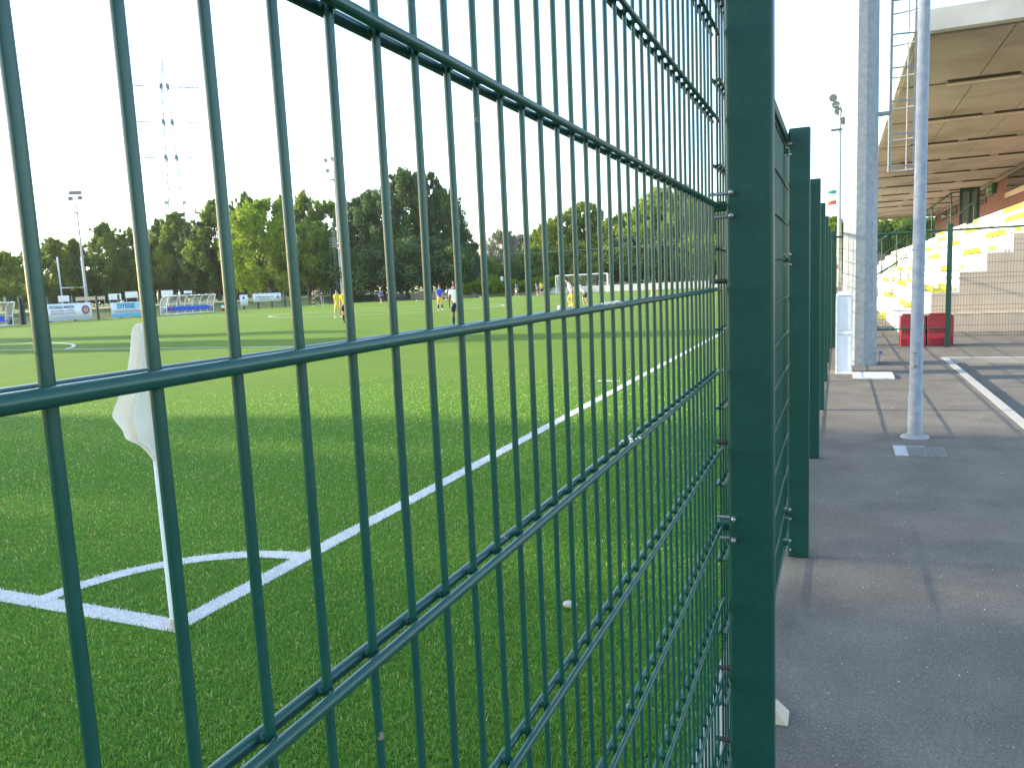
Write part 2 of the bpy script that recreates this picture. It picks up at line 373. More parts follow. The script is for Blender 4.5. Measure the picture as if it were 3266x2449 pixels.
# ------------------------------------------------------------------ the mesh fence beside the camera
MX = -0.2765; VR = 0.0030; HR = 0.0041; HS = 0.0080
P_X0, P_X1 = -0.252, -0.143; P_Y0 = 1.94; P_S = 2.4846
def panel(y0, y1, zs, rods, top_z, parent, tube_top=False, n=10):
    mb = MB()
    rw = random.Random(int(y0 * 100)); near = y0 < 4
    for y in rods:
        if near:      # real wires wander by a fraction of a millimetre
            pts = [(MX + rw.uniform(-.0003, .0003), y + rw.uniform(-.0006, .0006), z) for z in [zs[0] - 0.03] + [z + d_ for z in zs for d_ in (0, 0.1)] if z <= top_z] + [(MX, y, top_z)]
            mb.tube(pts, VR, n)
            for z in zs:
                for sg in (-1, 1): mb.ball((MX + sg * (VR + .0016), y, z), 0.0034, 8, 0, (1.0, 1.15, 0.9))
        else: mb.tube([(MX, y, zs[0] - 0.03), (MX, y, top_z)], VR, n)
    for z in zs:
        for sg in (1, -1):
            k_ = 26 if near else 1
            mb.tube([(MX + sg * HS, y0 + (y1 - y0) * j / k_, z + (rw.uniform(-.0003, .0003) if near else 0)) for j in range(k_ + 1)], HR, n + 2)
    o = mb.build('mesh_panel', M['green_metal'], parent)
    if tube_top:
        t = MB(); t.box(MX - 0.010, MX + 0.022, y0, y1, top_z + 0.002, top_z + 0.05)
        bevel(t.build('top_rail', M['post_metal'], parent), 0.006)
    return o
fence = thing('mesh_fence', 'long dark green wire mesh fence with tall flat posts between pitch and asphalt', 'fence', (0, 0, 0))
def post(y, h):
    mb = MB(); mb.box(P_X0, P_X1, y, y + 0.055, 0.0, h)
    o = bevel(mb.build('post', M['post_metal'], fence), 0.009, 3)
    return o
post(P_Y0, 2.95)
post(P_Y0 - P_S, 2.95)
for k in range(1, 22): post(P_Y0 + P_S * k, 2.33)
panel(P_Y0 - P_S + 0.03, P_Y0 + 0.03, [0.1514 + 0.2 * k for k in range(14)], [0.1987 + 0.05 * k for k in range(-14, 35)], 2.80, fence)
for k in range(0, 20):
    y0 = P_Y0 + P_S * k
    panel(y0 + 0.035, y0 + P_S + 0.025, [0.05 + 0.2 * j for j in range(12)], [y0 + 0.045 + 0.05 * j for j in range(50)], 2.265, fence, tube_top=True, n=(10 if k < 2 else 6))
def clamp(y, z):
    c = MB(); c.box(MX - 0.010, P_X0 + 0.004, y + 0.012, y + 0.042, z - 0.011, z + 0.011)
    o = bevel(c.build('clamp', M['post_metal'], fence), 0.003)
    for dz in (0.028, -0.026):
        b = MB()
        b.tube([(P_X0 + 0.014, y - 0.012, z + dz), (P_X0 + 0.014, y + 0.012, z + dz)], [0.0065, 0.0075], 6)
        b.tube([(P_X0 + 0.003, y + 0.006, z + dz), (MX - 0.016, y + 0.006, z + dz)], 0.0042, 6)
        b.ball((P_X0 + 0.014, y - 0.012, z + dz), 0.0065, 8)
        b.build('bolt', M['bolt'], o)
for z in (1.75, 0.95, 2.55): clamp(P_Y0, z)
for z in (1.55, 1.15, 0.55, 0.35): 
    c = MB(); c.tube([(MX - 0.012, P_Y0 + 0.01, z + 0.02), (P_X0 + 0.004, P_Y0 + 0.01, z + 0.02)], 0.006, 8)
    c.build('spacer', M['rubber'], fence)
for z in (2.22, 1.65, 0.25, 0.07): clamp(P_Y0 + P_S, z)
for z in (2.25, 1.25, 0.25): clamp(P_Y0 + 2 * P_S, z)

# dried bird droppings and grit on two of the rails
def blob(y, z, n, spread, seed, label):
    random.seed(seed); mb = MB()
    for i in range(n):
        mb.ball((MX + rn(-0.009, 0.011), y + rn(-spread, spread), z + 0.0035 + rn(0, 0.0015)), rn(0.0010, 0.0030), 8, 0, (1.2, 1.5, 0.8))
    tag(mb.build('bird_dropping', M['flag_cloth']), label, 'dropping', 'droppings on the fence rails')
zC = 1.3514; blob(1.075, zC, 11, 0.018, 1, 'white dried bird dropping on the sloping fence rail below eye level')
blob(0.965, 1.5514, 18, 0.05, 2, 'string of white specks on the nearly level fence rail before the far goal')

# ------------------------------------------------------------------ corner flag, stone
cf = thing('corner_flag', 'white corner flag hanging limp on its white pole at the near corner of the pitch', 'corner flag', gnd(561, 2006))
mb = MB(); mb.tube([(0, 0, 0), (0, 0, 1.0), (-0.003, 0, 1.475)], [0.022, 0.022, 0.016], 14); mb.build('pole', M['white_plastic'], cf)
mb = MB(); mb.tube([(0, 0, 0.0), (0, 0, 0.06)], [0.029, 0.026], 12); 
for i in range(4): mb.tube([(0, 0, 0.012 + i * .012), (0, 0, 0.018 + i * .012)], 0.029, 12)
mb.build('base_spring', mat('stained_white', (0.50, 0.45, 0.33), 0.7), cf)
def flag_mesh():
    # limp cloth: gathered at the pole top, bulging on the left lower down, tip hanging
    rows = [  # z, left edge (towards picture left), right edge, depth of the folds
        (1.487, -0.010, 0.012, .003), (1.47, -0.034, 0.020, .008), (1.44, -0.040, 0.026, .014), (1.38, -0.046, 0.034, .02), (1.30, -0.060, 0.040, .024),
        (1.22, -0.088, 0.044, .028), (1.16, -0.118, 0.046, .030), (1.10, -0.150, 0.048, .032), (1.065, -0.168, 0.048, .032), (1.03, -0.145, 0.048, .034),
        (0.99, -0.118, 0.048, .036), (0.96, -0.124, 0.046, .034), (0.94, -0.095, 0.044, .030), (0.925, -0.060, 0.042, .024), (0.88, -0.025, 0.040, .016), (0.84, -0.004, 0.038, .01), (0.82, 0.012, 0.034, .006)]
    L = Vector((-math.cos(YAW), -math.sin(YAW), 0)); D = Vector((math.sin(YAW), -math.cos(YAW), 0))
    n = 22; vs = []; fs = []
    for j, (z, a, b, dp) in enumerate(rows):
        for i in range(n):
            t = i / (n - 1); s = a + (b - a) * t
            f = math.sin(t * 11 + j * 0.22) * dp + math.sin(t * 23 + j * .5) * dp * .25
            p = L * (-s) + D * (f + 0.034)
            vs.append((p.x, p.y, z + 0.012 * math.sin(t * 9) * (j > 8)))
    for j in range(len(rows) - 1):
        for i in range(n - 1): fs.append((j * n + i, j * n + i + 1, (j + 1) * n + i + 1, (j + 1) * n + i))
    mb = MB(); mb.add(vs, fs, 0, True); return mb
fl = flag_mesh().build('flag', M['flag_cloth'], cf)
sd = fl.modifiers.new('solid', 'SOLIDIFY'); sd.thickness = 0.0015
ss = fl.modifiers.new('sub', 'SUBSURF'); ss.levels = 1; ss.render_levels = 2
g = gnd(1817, 1935, 0.01)
mb = MB(); mb.ball((0, 0, 0.014), 0.024, 12, 0, (1.5, 0.9, 0.75)); mb.ball((0.02, 0.004, 0.012), 0.016, 10, 0, (1.2, 1, 0.8))
o = mb.build('pebble', M['line_paint'], None, g); tag(o, 'small pale pebble lying on the turf near the fence', 'stone')

# ------------------------------------------------------------------ asphalt side: poles, cabinet, covers
# tall galvanised lighting mast with a caged ladder
BP = Vector((0.318, 14.16, 0)); TILT = 0.0
mast = thing('lighting_mast', 'thick faceted galvanised lighting mast with a caged ladder at its side', 'mast', BP)
mb = MB(); mb.tube([(0, 0, 0), (-0.004, 0, 6.6), (-.01, 0, 19)], [0.275, 0.240, 0.15], 12, smooth=False)
mb.tube([(0, 0, 0), (0, 0, 0.02)], 0.29, 12); mb.build('shaft', M['zinc'], mast)
lad = MB()
lx = 0.52                                     # ladder stands off the mast to the right
def to_local(p): return Vector(p) - BP
lz0 = 3.15
for yy in (-0.02, 0.36):
    lad.tube([(lx - 0.10, yy, lz0), (lx - 0.10, yy, 12)], 0.016, 8)
for i in range(0, 28): lad.tube([(lx - 0.10, -0.02, lz0 + 0.1 + i * 0.3), (lx - 0.10, 0.36, lz0 + 0.1 + i * 0.3)], 0.010, 6)
lo = lad.build('ladder', M['zinc'], mast)
cg = MB(); cr_ = 0.34
def hoop(z):
    pts = [(lx - 0.10 + (0.52 * math.sin(t)), 0.17 - 0.36 * math.cos(t), z) for t in np.linspace(0, math.pi, 15)]
    cg.tube(pts, 0.013, 6)
for i in range(0, 18): hoop(lz0 + 0.02 + i * 0.5)
for t in (0.68, 0.84, math.pi / 2 + .35, 2.6):
    cg.tube([(lx - 0.10 + 0.52 * math.sin(t), 0.17 - 0.36 * math.cos(t), lz0), (lx - 0.10 + 0.52 * math.sin(t), 0.17 - 0.36 * math.cos(t), 12)], 0.012, 6)
cg.build('ladder_cage', M['zinc'], mast)
for z in (4.03, 7.4):
    for y_ in (0.0, 0.2): br = MB(); br.box(0.20, lx - 0.08, y_, y_ + 0.03, z, z + 0.035); br.build('bracket', M['zinc_dull'], mast)
mb = MB(); mb.tube([(0.305, -0.10, 0.0), (0.315, -0.11, 0.17)], 0.006, 6); mb.cbox((0.325, -0.11, 0.20), (0.05, 0.03, 0.05)); mb.build('earth_clamp', mat('blue_cap', (0.06, 0.12, 0.35), .5), mast)

# white electrical cabinet in front of the mast
cab = thing('electric_cabinet', 'tall narrow white electrical cabinet of two stacked boxes before the thick mast', 'cabinet', (0.075, 12.95, 0))
for z0, z1, nm in ((0.04, 0.60, 'lower_box'), (0.66, 1.19, 'upper_box')):
    mb = MB(); mb.box(-0.10, 0.11, -0.20, 0.24, z0, z1); o = bevel(mb.build(nm, M['white_plastic'], cab), 0.008)
    d = MB(); d.box(-0.088, 0.098, -0.209, -0.201, z0 + 0.02, z1 - 0.02); bevel(d.build('door', M['white_plastic'], o), 0.003)
mb = MB(); mb.box(-0.115, 0.125, -0.22, 0.25, -0.0, 0.04); bevel(mb.build('plinth', M['white_plastic'], cab), 0.006)
mb = MB(); mb.box(-0.11, 0.12, -0.215, 0.25, 0.60, 0.66); bevel(mb.build('middle_rim', M['white_plastic'], cab), 0.012)
mb = MB(); mb.box(-0.112, 0.122, -0.22, 0.25, 1.19, 1.215); mb.box(-0.09, 0.10, -0.19, 0.22, 1.215, 1.245); bevel(mb.build('lid', M['white_plastic'], cab), 0.012)
mb = MB(); mb.box(-0.118, -0.095, -0.225, -0.205, 0.05, 1.19); mb.build('corner_trim', M['white_plastic'], cab)

# white slab lying on the asphalt
mb = MB(); mb.box(-0.27, 0.27, -0.29, 0.29, 0, 0.035)
o = bevel(mb.build('plastic_slab', M['white_plastic'], None, (0.475, 12.46, 0.0)), 0.008); tag(o, 'flat white slab lying on the asphalt beside the white cabinet', 'slab')

# thin galvanised pole with flange
gp = thing('galvanised_pole', 'slim round galvanised pole with a flange standing alone on the asphalt', 'pole', (0.665, 7.98, 0))
mb = MB(); mb.tube([(0, 0, 0), (0, 0, 0.40), (0, 0, 0.402), (0.0, 0, 6.5)], [0.064, 0.062, 0.055, 0.043], 24); mb.build('shaft', M['zinc'], gp)
mb = MB(); mb.lathe((0, 0, 0), [(0.064, 0.035), (0.085, 0.028), (0.120, 0.012), (0.122, 0.0)], 24)
mb.build('flange', M['zinc'], gp)
mb = MB(); mb.cbox((-0.012, -0.056, 0.74), (0.045, 0.012, 0.15)); o = bevel(mb.build('access_hatch', M['zinc_dull'], gp), 0.012)

for z in (0.80, 0.68): b = MB(); b.ball((-0.012, -0.064, z), 0.006, 8); b.build('screw', M['dark'], o)

# metal manhole cover with a patch of light mortar
mh = thing('manhole_cover', 'rectangular steel manhole cover with chequered tread set in the asphalt', 'manhole cover', (0.655, 7.36, 0))
mb = MB(); mb.box(-0.10, 0.20, -0.20, 0.20, -0.01, 0.004)
for i in range(14):
    for j in range(18):
        if (i + j) % 2 == 0: mb.cbox((-0.09 + i * 0.021, -0.187 + j * 0.022, 0.0055), (0.016, 0.005, 0.003), 0, 0.6 if i % 2 else -0.6)
mb.build('lid', mat('cover_steel', (0.20, 0.21, 0.21), 0.5, metal=0.4, noise=(20, (0.14, 0.14, 0.14), .4, .7)), mh)
mb = MB(); mb.box(-0.20, -0.10, -0.20, 0.20, -0.01, 0.005); mb.box(-0.10, 0.05, 0.17, 0.20, -0.01, 0.0055)
mb.build('mortar_patch', mat('pale_mortar', (0.42, 0.43, 0.44), 0.8, noise=(25, (0.30, 0.30, 0.30), .5, .7)), mh)

# loose grit scattered over the asphalt: uncountable
random.seed(3); mb = MB()
for i in range(700):
    d = 2.3 * (7.5 ** random.random()); x = rn(-0.15, 1.7) if random.random() < .85 else rn(1.8, 5); z = 0 if x < 1.7 else -0.09
    r = rn(0.0009, 0.0024) * (1 + 0.08 * d); a = rn(0, 6.3)
    if random.random() < 0.03: r *= 2
    mb.cbox((x, d, z + r * .3), (r * 1.6, r * 1.3, r * 0.7), 0 if random.random() < .7 else 1, a)
tag(mb.build('loose_grit', [mat('pale_grit', (0.50, 0.47, 0.40), 0.9), mat('grey_grit', (0.22, 0.21, 0.20), 0.9)]), 'pale specks of loose grit scattered over the asphalt', 'grit', kind='stuff')
# pale angular stone by the foot of the near post
mb = MB(); mb.add([(0, 0, 0), (0.10, 0.01, 0), (0.10, 0.12, 0), (0, 0.10, 0), (0.0, 0.01, 0.06), (0.06, 0.02, 0.05), (0.055, 0.10, 0.05), (0.0, 0.09, 0.06)],
        [(0, 3, 2, 1), (4, 5, 6, 7), (0, 1, 5, 4), (1, 2, 6, 5), (2, 3, 7, 6), (3, 0, 4, 7)])
g = gnd(2440, 2300, 0.0)
o = bevel(mb.build('stone_block', M['low_wall'], None, (g.x - 0.02, g.y - 0.02, 0)), 0.006); tag(o, 'pale stone block at the foot of the nearest fence post', 'stone')

# ------------------------------------------------------------------ cross fence in front of the stand
XF = 17.12
xf = thing('cross_fence', 'bright green folded wire mesh fence crossing in front of the grandstand', 'fence', (0, 0, 0))
for i, x in enumerate((-0.10, 1.955, 4.45, 6.95, 9.45, 11.95)):
    mb = MB(); mb.box(x - 0.045, x + 0.045, XF - 0.03, XF + 0.03, 0.0, 2.33); mb.box(x - 0.055, x + 0.055, XF - 0.04, XF + 0.04, 2.33, 2.36)
    o = bevel(mb.build('post', M['far_green'], xf), 0.006)
xs = [-0.10, 1.955, 4.45, 6.95, 9.45, 11.95]
for a, b in zip(xs[:-1], xs[1:]):
    mb = MB(); x = a + 0.06
    def zig(z):       # folded ridges: wires stand forward at the folds
        return XF
    zz = [0.22, 0.42, 0.62, 0.72, 0.80, 1.0, 1.2, 1.32, 1.40, 1.6, 1.8, 1.92, 2.0, 2.15]
    while x < b - 0.05:
        mb.tube([(x, XF, 0.20), (x, XF, 0.70), (x, XF - .025, 0.76), (x, XF, 0.82), (x, XF, 1.30), (x, XF - .025, 1.36), (x, XF, 1.42), (x, XF, 2.2)], 0.0025, 4, cap=False); x += 0.05
    for z in zz: mb.tube([(a, XF - .004, z), (b, XF - .004, z)], 0.0032, 5, cap=False)
    mb.build('mesh_panel', M['far_green'], xf)
    mb = MB(); mb.tube([(a + 0.045, XF, 2.24), (b - 0.045, XF, 2.24)], 0.021, 10); mb.build('top_rail', M['far_green'], xf)
    if a < 0: mb = MB(); mb.tube([(a + 0.045, XF, 0.36), (b - 0.045, XF, 0.36)], 0.014, 8); mb.build('bottom_rail', M['far_green'], xf)

# water-filled barriers behind it
def barrier(label, m, loc, n, rz=0):
    t = thing('plastic_barrier', label, 'barrier', loc, rz)
    for k in range(n):
        L = 0.48; x0 = -n * L / 2 + k * L
        prof = [(-0.20, 0), (-0.20, 0.14), (-0.13, 0.24), (-0.085, 0.60), (0.085, 0.60), (0.13, 0.24), (0.20, 0.14), (0.20, 0)]
        mb = MB(); vs = [(x0 + 0.012, y, z) for y, z in prof] + [(x0 + L - 0.012, y, z) for y, z in prof]; q = len(prof)
        mb.add(vs, [tuple(range(q))[::-1], tuple(range(q, 2 * q))] + [(i, (i + 1) % q, q + (i + 1) % q, q + i) for i in range(q)])
        for j in range(9): mb.box(x0 + 0.03 + j * 0.05, x0 + 0.05 + j * 0.05, -0.135, 0.135, 0.26, 0.33)
        mb.box(x0 + 0.05, x0 + L - 0.05, -0.07, 0.07, 0.60, 0.64)
        bevel(mb.build('module', m, t), 0.012)
        f = MB(); f.tube([(x0 + L - 0.02, 0, 0.05), (x0 + L - 0.02, 0, 0.58)], 0.03, 10); f.build('hinge_pin', m, t)
    return t
barrier('red plastic water-filled barrier standing behind the green cross fence', M['red_plastic'], (1.62, 17.55, 0), 2)
barrier('white plastic water-filled barrier standing behind the white cabinet', M['white_plastic'], (-0.02, 17.55, 0), 1, R(20))

# far along the walkway: round sign and red box on a post, small grey box
rs_ = thing('round_sign', 'small round sign above a red panel on a post far along the walkway', 'sign', gnd(2662, 985))
g0_ = rs_.location; dd = math.hypot(g0_.x, g0_.y)
k = dd / F_PX
mb = MB(); mb.tube([(0, 0, 0), (0, 0, 130 * k)], 1.2 * k, 8); mb.build('post', M['zinc_dull'], rs_)
mb = MB(); mb.tube([(0, -0.02, 122 * k), (0, 0.0, 122 * k)], 9 * k, 20); mb.build('disc', mat('sign_brown', (0.30, 0.14, 0.12), .6), rs_)
mb = MB(); mb.box(-5 * k, 2 * k, -0.04, -0.015, 56 * k, 102 * k); mb.build('red_panel', M['c_red'], rs_)

# ------------------------------------------------------------------ grandstand
TX = [1.36, 2.05, 2.63, 3.18, 3.70, 4.22, 4.74]; TZ = [0.45, 0.93, 1.40, 1.82, 2.24, 2.66, 3.08]
YE, YL = 21.2, 86.0; ZS = 6.6; RY0, RY1 = 19.7, 90.0; RX = 1.46; WXS = 8.7
AISLES = [(35.2, 36.6), (51.3, 52.7), (67.5, 68.9)]
stand = thing('grandstand', 'concrete grandstand with white tiers, brick back wall and a wide flat concrete roof', 'grandstand', (0, 0, 0))
mb = MB()
for i, (x, z) in enumerate(zip(TX, TZ)):
    nx = TX[i + 1] if i < 6 else WXS + 0.3
    segs = []; y = YE
    for a, b in AISLES: segs.append((y, a)); y = b
    segs.append((y, YL))
    for a, b in segs: mb.box(x, nx, a + (0.003 if a > YE else 0), b - 0.003, 0.0 if i == 0 else TZ[i - 1] - 0.3 if False else 0.0, z)
mb.build('terrace', [M['terrace']], stand)
for a, b in AISLES:
    mb = MB()
    for i in range(12):
        x0 = 1.36 + i * 0.29; mb.box(x0, x0 + 0.29, a, b, 0, 0.22 + i * 0.235)
    mb.box(1.36 + 12 * 0.29, WXS + 0.3, a, b, 0, 3.06)
    mb.build('stairs', M['concrete'], stand)
# end wall: beige render standing 4 mm proud of the tiers' ends, recessed dark niche below
mb = MB()
for i, (x, z) in enumerate(zip(TX, TZ)):
    nx = TX[i + 1] if i < 6 else WXS + 0.3
    if i > 0: mb.box(x + 0.004, nx + 0.004, YE - 0.03, YE - 0.002, 0.45, z - 0.004)
mb.build('end_wall', M['low_wall'], stand)
mb = MB(); mb.box(1.40, 9.0, YE - 0.35, YE - 0.032, 0.0, 0.45); bevel(mb.build('plinth', M['low_wall'], stand), 0.01)
mb = MB(); mb.box(WXS, WXS + 0.3, YE, 88, 3.08, ZS); mb.build('back_wall', M['brick'], stand)
# roof slab with fascia and soffit
mb = MB(); mb.box(RX, WXS + 1.0, RY0, RY1, ZS, ZS + 0.45); mb.build('roof', M['roof_edge'], stand)
sf = MB()
BAY = 5.9; nb = 12
for i in range(nb):
    y0 = RY0 + 0.30 + i * BAY; y1 = min(y0 + BAY - 0.06, RY1 - 0.1)
    x = RX + 0.10
    while x < WXS - 0.1:
        x1 = min(x + 1.85, WXS - 0.02); sf.box(x, x1 - 0.02, y0, y1, ZS - 0.05, ZS - 0.002); x += 1.85
    sf.box(RX + 0.06, WXS - 0.02, y1 - 0.75, y1 - 0.05, ZS - 0.09, ZS - 0.052)
sf.build('soffit', M['soffit'], stand)
for i in range(nb):
    yy = RY0 + 0.30 + i * BAY + 4.85
    for j in range(3 if i < 9 else 0):
        x0 = 2.68 + j * 2.02
        b = MB(); b.box(x0, x0 + 1.68, yy, yy + 0.12, ZS - 0.16, ZS - 0.052)
        o = b.build('ceiling_lamp', M['lit_lip'], stand)
        b = MB(); b.box(x0, x0 + 1.68, yy - 0.06, yy - 0.002, ZS - 0.12, ZS - 0.053); b.build('slot_shade', M['slot_shade'], o)  # solid dark box, its colour paints the shade of a slot
mb = MB(); mb.box(WXS - 0.25, WXS - 0.002, YE, 88, ZS - 0.22, ZS - 0.10); mb.build('cornice', M['soffit'], stand)
# openings in the brick wall
def window(y0, y1, z0, z1, sill=True):
    b = MB(); b.box(WXS - 0.03, WXS - 0.004, y0, y1, z0, z1); o = b.build('window', M['dark'], stand)
    g_ = MB(); g_.box(WXS - 0.045, WXS - 0.032, y0 + 0.12, y1 - 0.12, z0 + 0.1, z1 - 0.08); g_.build('pane', M['glass_dark'], o)
    if sill: s_ = MB(); s_.box(WXS - 0.10, WXS - 0.004, y0 - 0.05, y1 + 0.05, z0 - 0.28, z0 - 0.004); s_.build('sill', M['low_wall'], o)
window(44.0, 52.0, 5.45, 6.40); window(58.6, 61.5, 5.45, 6.35, False); window(72.4, 77.0, 5.6, 6.38, False); window(79, 82.5, 5.6, 6.38, False)
ex = MB(); ex.box(WXS - 0.25, WXS - 0.05, 55.2, 57.6, 5.72, 6.38); exo = ex.build('exit_sign', M['door_grey'], stand)
exg = mat('exit_green', (0.012, 0.11, 0.04), 0.5)
b = MB(); b.box(WXS - 0.262, WXS - 0.252, 55.3, 57.5, 5.80, 6.30); b.box(55.2 * 0 + WXS - 0.24, WXS - 0.06, 55.17, 55.198, 5.78, 6.32); b.build('sign_face', exg, exo)
b = MB()                                         # white running figure, arrow and doorway
if True:
    fx = WXS - 0.266
    b.box(fx, fx + .003, 56.75, 56.87, 6.16, 6.26)                              # head
    b.add([(fx, 56.55, 6.12), (fx, 56.9, 6.14), (fx, 56.85, 5.98), (fx, 56.6, 5.98)], [(0, 1, 2, 3)])
    b.add([(fx, 56.45, 5.84), (fx, 56.52, 5.84), (fx, 56.78, 6.0), (fx, 56.66, 6.0)], [(0, 1, 2, 3)])
    b.add([(fx, 56.98, 5.86), (fx, 57.06, 5.88), (fx, 56.84, 6.02), (fx, 56.74, 6.0)], [(0, 1, 2, 3)])
    b.box(fx, fx + .003, 55.75, 56.15, 6.02, 6.07); b.add([(fx, 55.55, 6.045), (fx, 55.78, 6.13), (fx, 55.78, 5.96)], [(0, 1, 2)])
b.build('pictogram', M['white_paint'], exo)
# stair guard with posts, leading to a framed porch
gd = MB(); Yg = 51.1
gl = MB(); gl.tube([(1.9, Yg, 1.10), (7.2, Yg, 3.2 + .9)], 0.035, 8); gl.tube([(1.75, Yg + 1.7, 1.0), (7.0, Yg + 1.7, 4.1)], 0.035, 8)
gd.tube([(0.9, Yg, 2.2), (2.32, Yg, 3.30), (3.95, Yg, 4.25), (5.85, Yg, 5.62), (7.0, Yg, 5.68)], 0.045, 8)
for x, z0, z1 in ((2.32, 1.2, 3.3), (3.1, 1.6, 3.75), (4.0, 2.4, 4.25), (4.9, 3.0, 4.9), (5.85, 3.1, 5.62)): gd.tube([(x, Yg, z0), (x, Yg, z1)], 0.035, 6)
gd.v += []; o = gd.build('stair_guard', M['far_green'], stand); gl.build('stair_stringer', M['far_green'], o)
pr = MB()
for x in (6.25, 6.72, 7.10): pr.box(x, x + 0.14, Yg - .1, Yg + 0.1, 3.1, 5.7)
pr.box(6.25, 7.24, Yg - .1, Yg + 0.1, 5.70, 5.85)
o = pr.build('porch', mat('dark_green_frame', (0.006, 0.03, 0.02), .4), stand)
b = MB(); b.box(6.40, 6.71, Yg - .02, Yg + .02, 3.1, 5.68); b.box(6.87, 7.09, Yg - .02, Yg + .02, 3.1, 5.68); b.build('pane', M['door_grey'], o)
# aisle handrails
for a, b_ in AISLES[:1] + AISLES[2:]:
    h = MB(); yy = (a + b_) / 2
    h.tube([(1.5, yy, 1.25), (4.9, yy, 4.0)], 0.022, 8)
    for x in (1.5, 2.35, 3.2, 4.05, 4.9): h.tube([(x, yy, 0.3 + (x - 1.5) * .78), (x, yy, 1.25 + (x - 1.5) * .809)], 0.02, 6)
    h.build('handrail', M['far_green'], stand)

# seats: rows of plastic seats, every block of five or six its own thing
def seat_proto(m, name, label, group):
    t = thing(name, label, 'seat', (0, 0, 0), 0, group)
    b = MB(); b.box(0.02, 0.36, -0.21, 0.21, 0.0, 0.05); b.box(0.34, 0.38, -0.21, 0.21, 0.0, 0.19); b.box(0.02, 0.06, -0.21, 0.21, 0.0, 0.17)
    bevel(b.build('shell', m, t), 0.015); return t
random.seed(11)
ycolors = {}
tiers_y = {1: [(21.4, 23.2), (29.3, 34.0), (38.8, 44.0)], 2: [(23.3, 25.4), (38.8, 43.8), (46.5, 49.5)], 3: [(22.3, 25.3), (30.4, 34.4), (53.6, 58.2)],
           4: [(22.2, 25.0), (30.3, 33.6), (38.7, 42.1)], 5: [(22.9, 25.8), (30.3, 33.2), (38.7, 41.9)], 6: [(26.0, 29.0), (34.0, 35.0), (44.0, 47.0)]}
py = seat_proto(M['yellow_seat'], 'yellow_seat', 'yellow plastic seat shell among the white ones on the grandstand tiers', 'yellow seats on the grandstand tiers')
pw = seat_proto(M['white_seat'], 'white_seat', 'white plastic seat shell on the grandstand tiers', 'white seats on the grandstand tiers')
usedy = usedw = 0
for ti in (1, 2, 3, 4, 5, 6):
    y = YE + 0.35
    while y < 60:
        if any(a - 0.2 < y < b + 0.2 for a, b in AISLES): y += 0.5; continue
        yel = any(a < y < b for a, b in tiers_y[ti])
        loc = (TX[ti] + 0.01, y, TZ[ti] + 0.001)
        if yel:
            if usedy == 0: py.location = loc
            else: dup(py, loc)
            usedy += 1
        elif usedw < 290:
            if usedw == 0: pw.location = loc
            else: dup(pw, loc)
            usedw += 1
        y += 0.49
for (x, z, a, b_) in ((1.72, 0.45, 24.2, 26.9), (1.72, 0.45, 33.2, 36.6), (0.98, 0.0, 26.9, 28.6)):
    y = a
    while y < b_: dup(py, (x, y, z + 0.001)); y += 0.49

# grey shed beyond the stand
mb = MB(); sh = thing('low_shed', 'low dark grey shed roof beyond the far end of the grandstand', 'shed', (6, 112, 0))
mb.box(-5, 4, 0, 6, 0, 2.6); mb.build('wall', M['low_wall'], sh)
mb = MB(); mb.box(-5.4, 4.4, -0.5, 6.5, 2.6, 3.3); mb.build('roof', mat('slate', (0.12, 0.11, 0.11), .8), sh)

# ------------------------------------------------------------------ floodlight masts of the pitch
def lamp_bowl(mb, c, d, r=0.36):
    c = Vector(c); d = Vector(d).normalized(); mb.tube([c - d * r * 0.9, c - d * r * .5, c, c + d * .05], [r * .25, r * .75, r, r * 1.02], 14)
def flood(label, loc, H, lamps, dirn, ladder=True, arm=1.0, basewide=0.22):
    t = thing('floodlight_mast', label, 'floodlight', loc)
    b = MB(); b.tube([(0, 0, 0), (0, 0, H * .5), (0, 0, H)], [basewide, basewide * .72, 0.09], 10); b.build('shaft', M['zinc_dull'], t)
    a = MB(); dx, dy = dirn
    sx_, sy_ = -dy, dx
    a.tube([(-sx_ * arm, -sy_ * arm, H), (sx_ * arm, sy_ * arm, H)], 0.05, 6);     a.build('crossarm', M['zinc_dull'], t)
    a = MB(); a.box(-0.8, 0.2, -0.45, 0.45, H - 2.2, H - 2.12); a.build('service_plate', M['lamp_dark'], t)
    for (u, v) in lamps:
        l = MB(); lamp_bowl(l, (sx_ * u * arm, sy_ * u * arm, H + v), (dx, dy, -0.55)); l.build('lamp', M['lamp_dark'], t)
    if ladder:
        l = MB(); ex_ = -0.55
        for s in (-0.2, 0.2): l.tube([(ex_ - 0.3, s, 2.2), (ex_ - 0.3, s, H * .62)], 0.02, 5)
        z = 2.3
        while z < H * .62: l.tube([(ex_ - 0.3, -0.2, z), (ex_ - 0.3, 0.2, z)], 0.014, 4); z += 0.45
        z = 3.0
        while z < H * .62:
            l.tube([(ex_ - 0.3 - 0.35 * math.sin(q), -0.3 * math.cos(q), z) for q in np.linspace(0, math.pi, 7)], 0.018, 4); z += 0.9
        l.build('ladder_cage', M['zinc'], t)
        p = MB(); p.box(-1.25, -0.2, -0.5, 0.5, H * .41, H * .41 + 0.08)
        for s in (-0.5, 0.5):
            for x in (-1.25, -0.75, -0.25): p.tube([(x, s, H * .41), (x, s, H * .41 + 1.3)], 0.025, 5)
            for q in (0.45, 0.9, 1.3): p.tube([(-1.25, s, H * .41 + q), (-0.2, s, H * .41 + q)], 0.02, 5)
        p.build('platform', M['zinc'], t)
    return t
pm = at(1095, 960, 115); pm.z = 0
flood('tall floodlight mast with caged ladder and platform before the dark trees', pm, 19.6, [(-1.25, 0.75), (-0.15, 0.75), (-1.1, -0.7)], (-0.35, -0.94), arm=1.5, basewide=0.30)
t = bpy.data.objects['floodlight_mast']
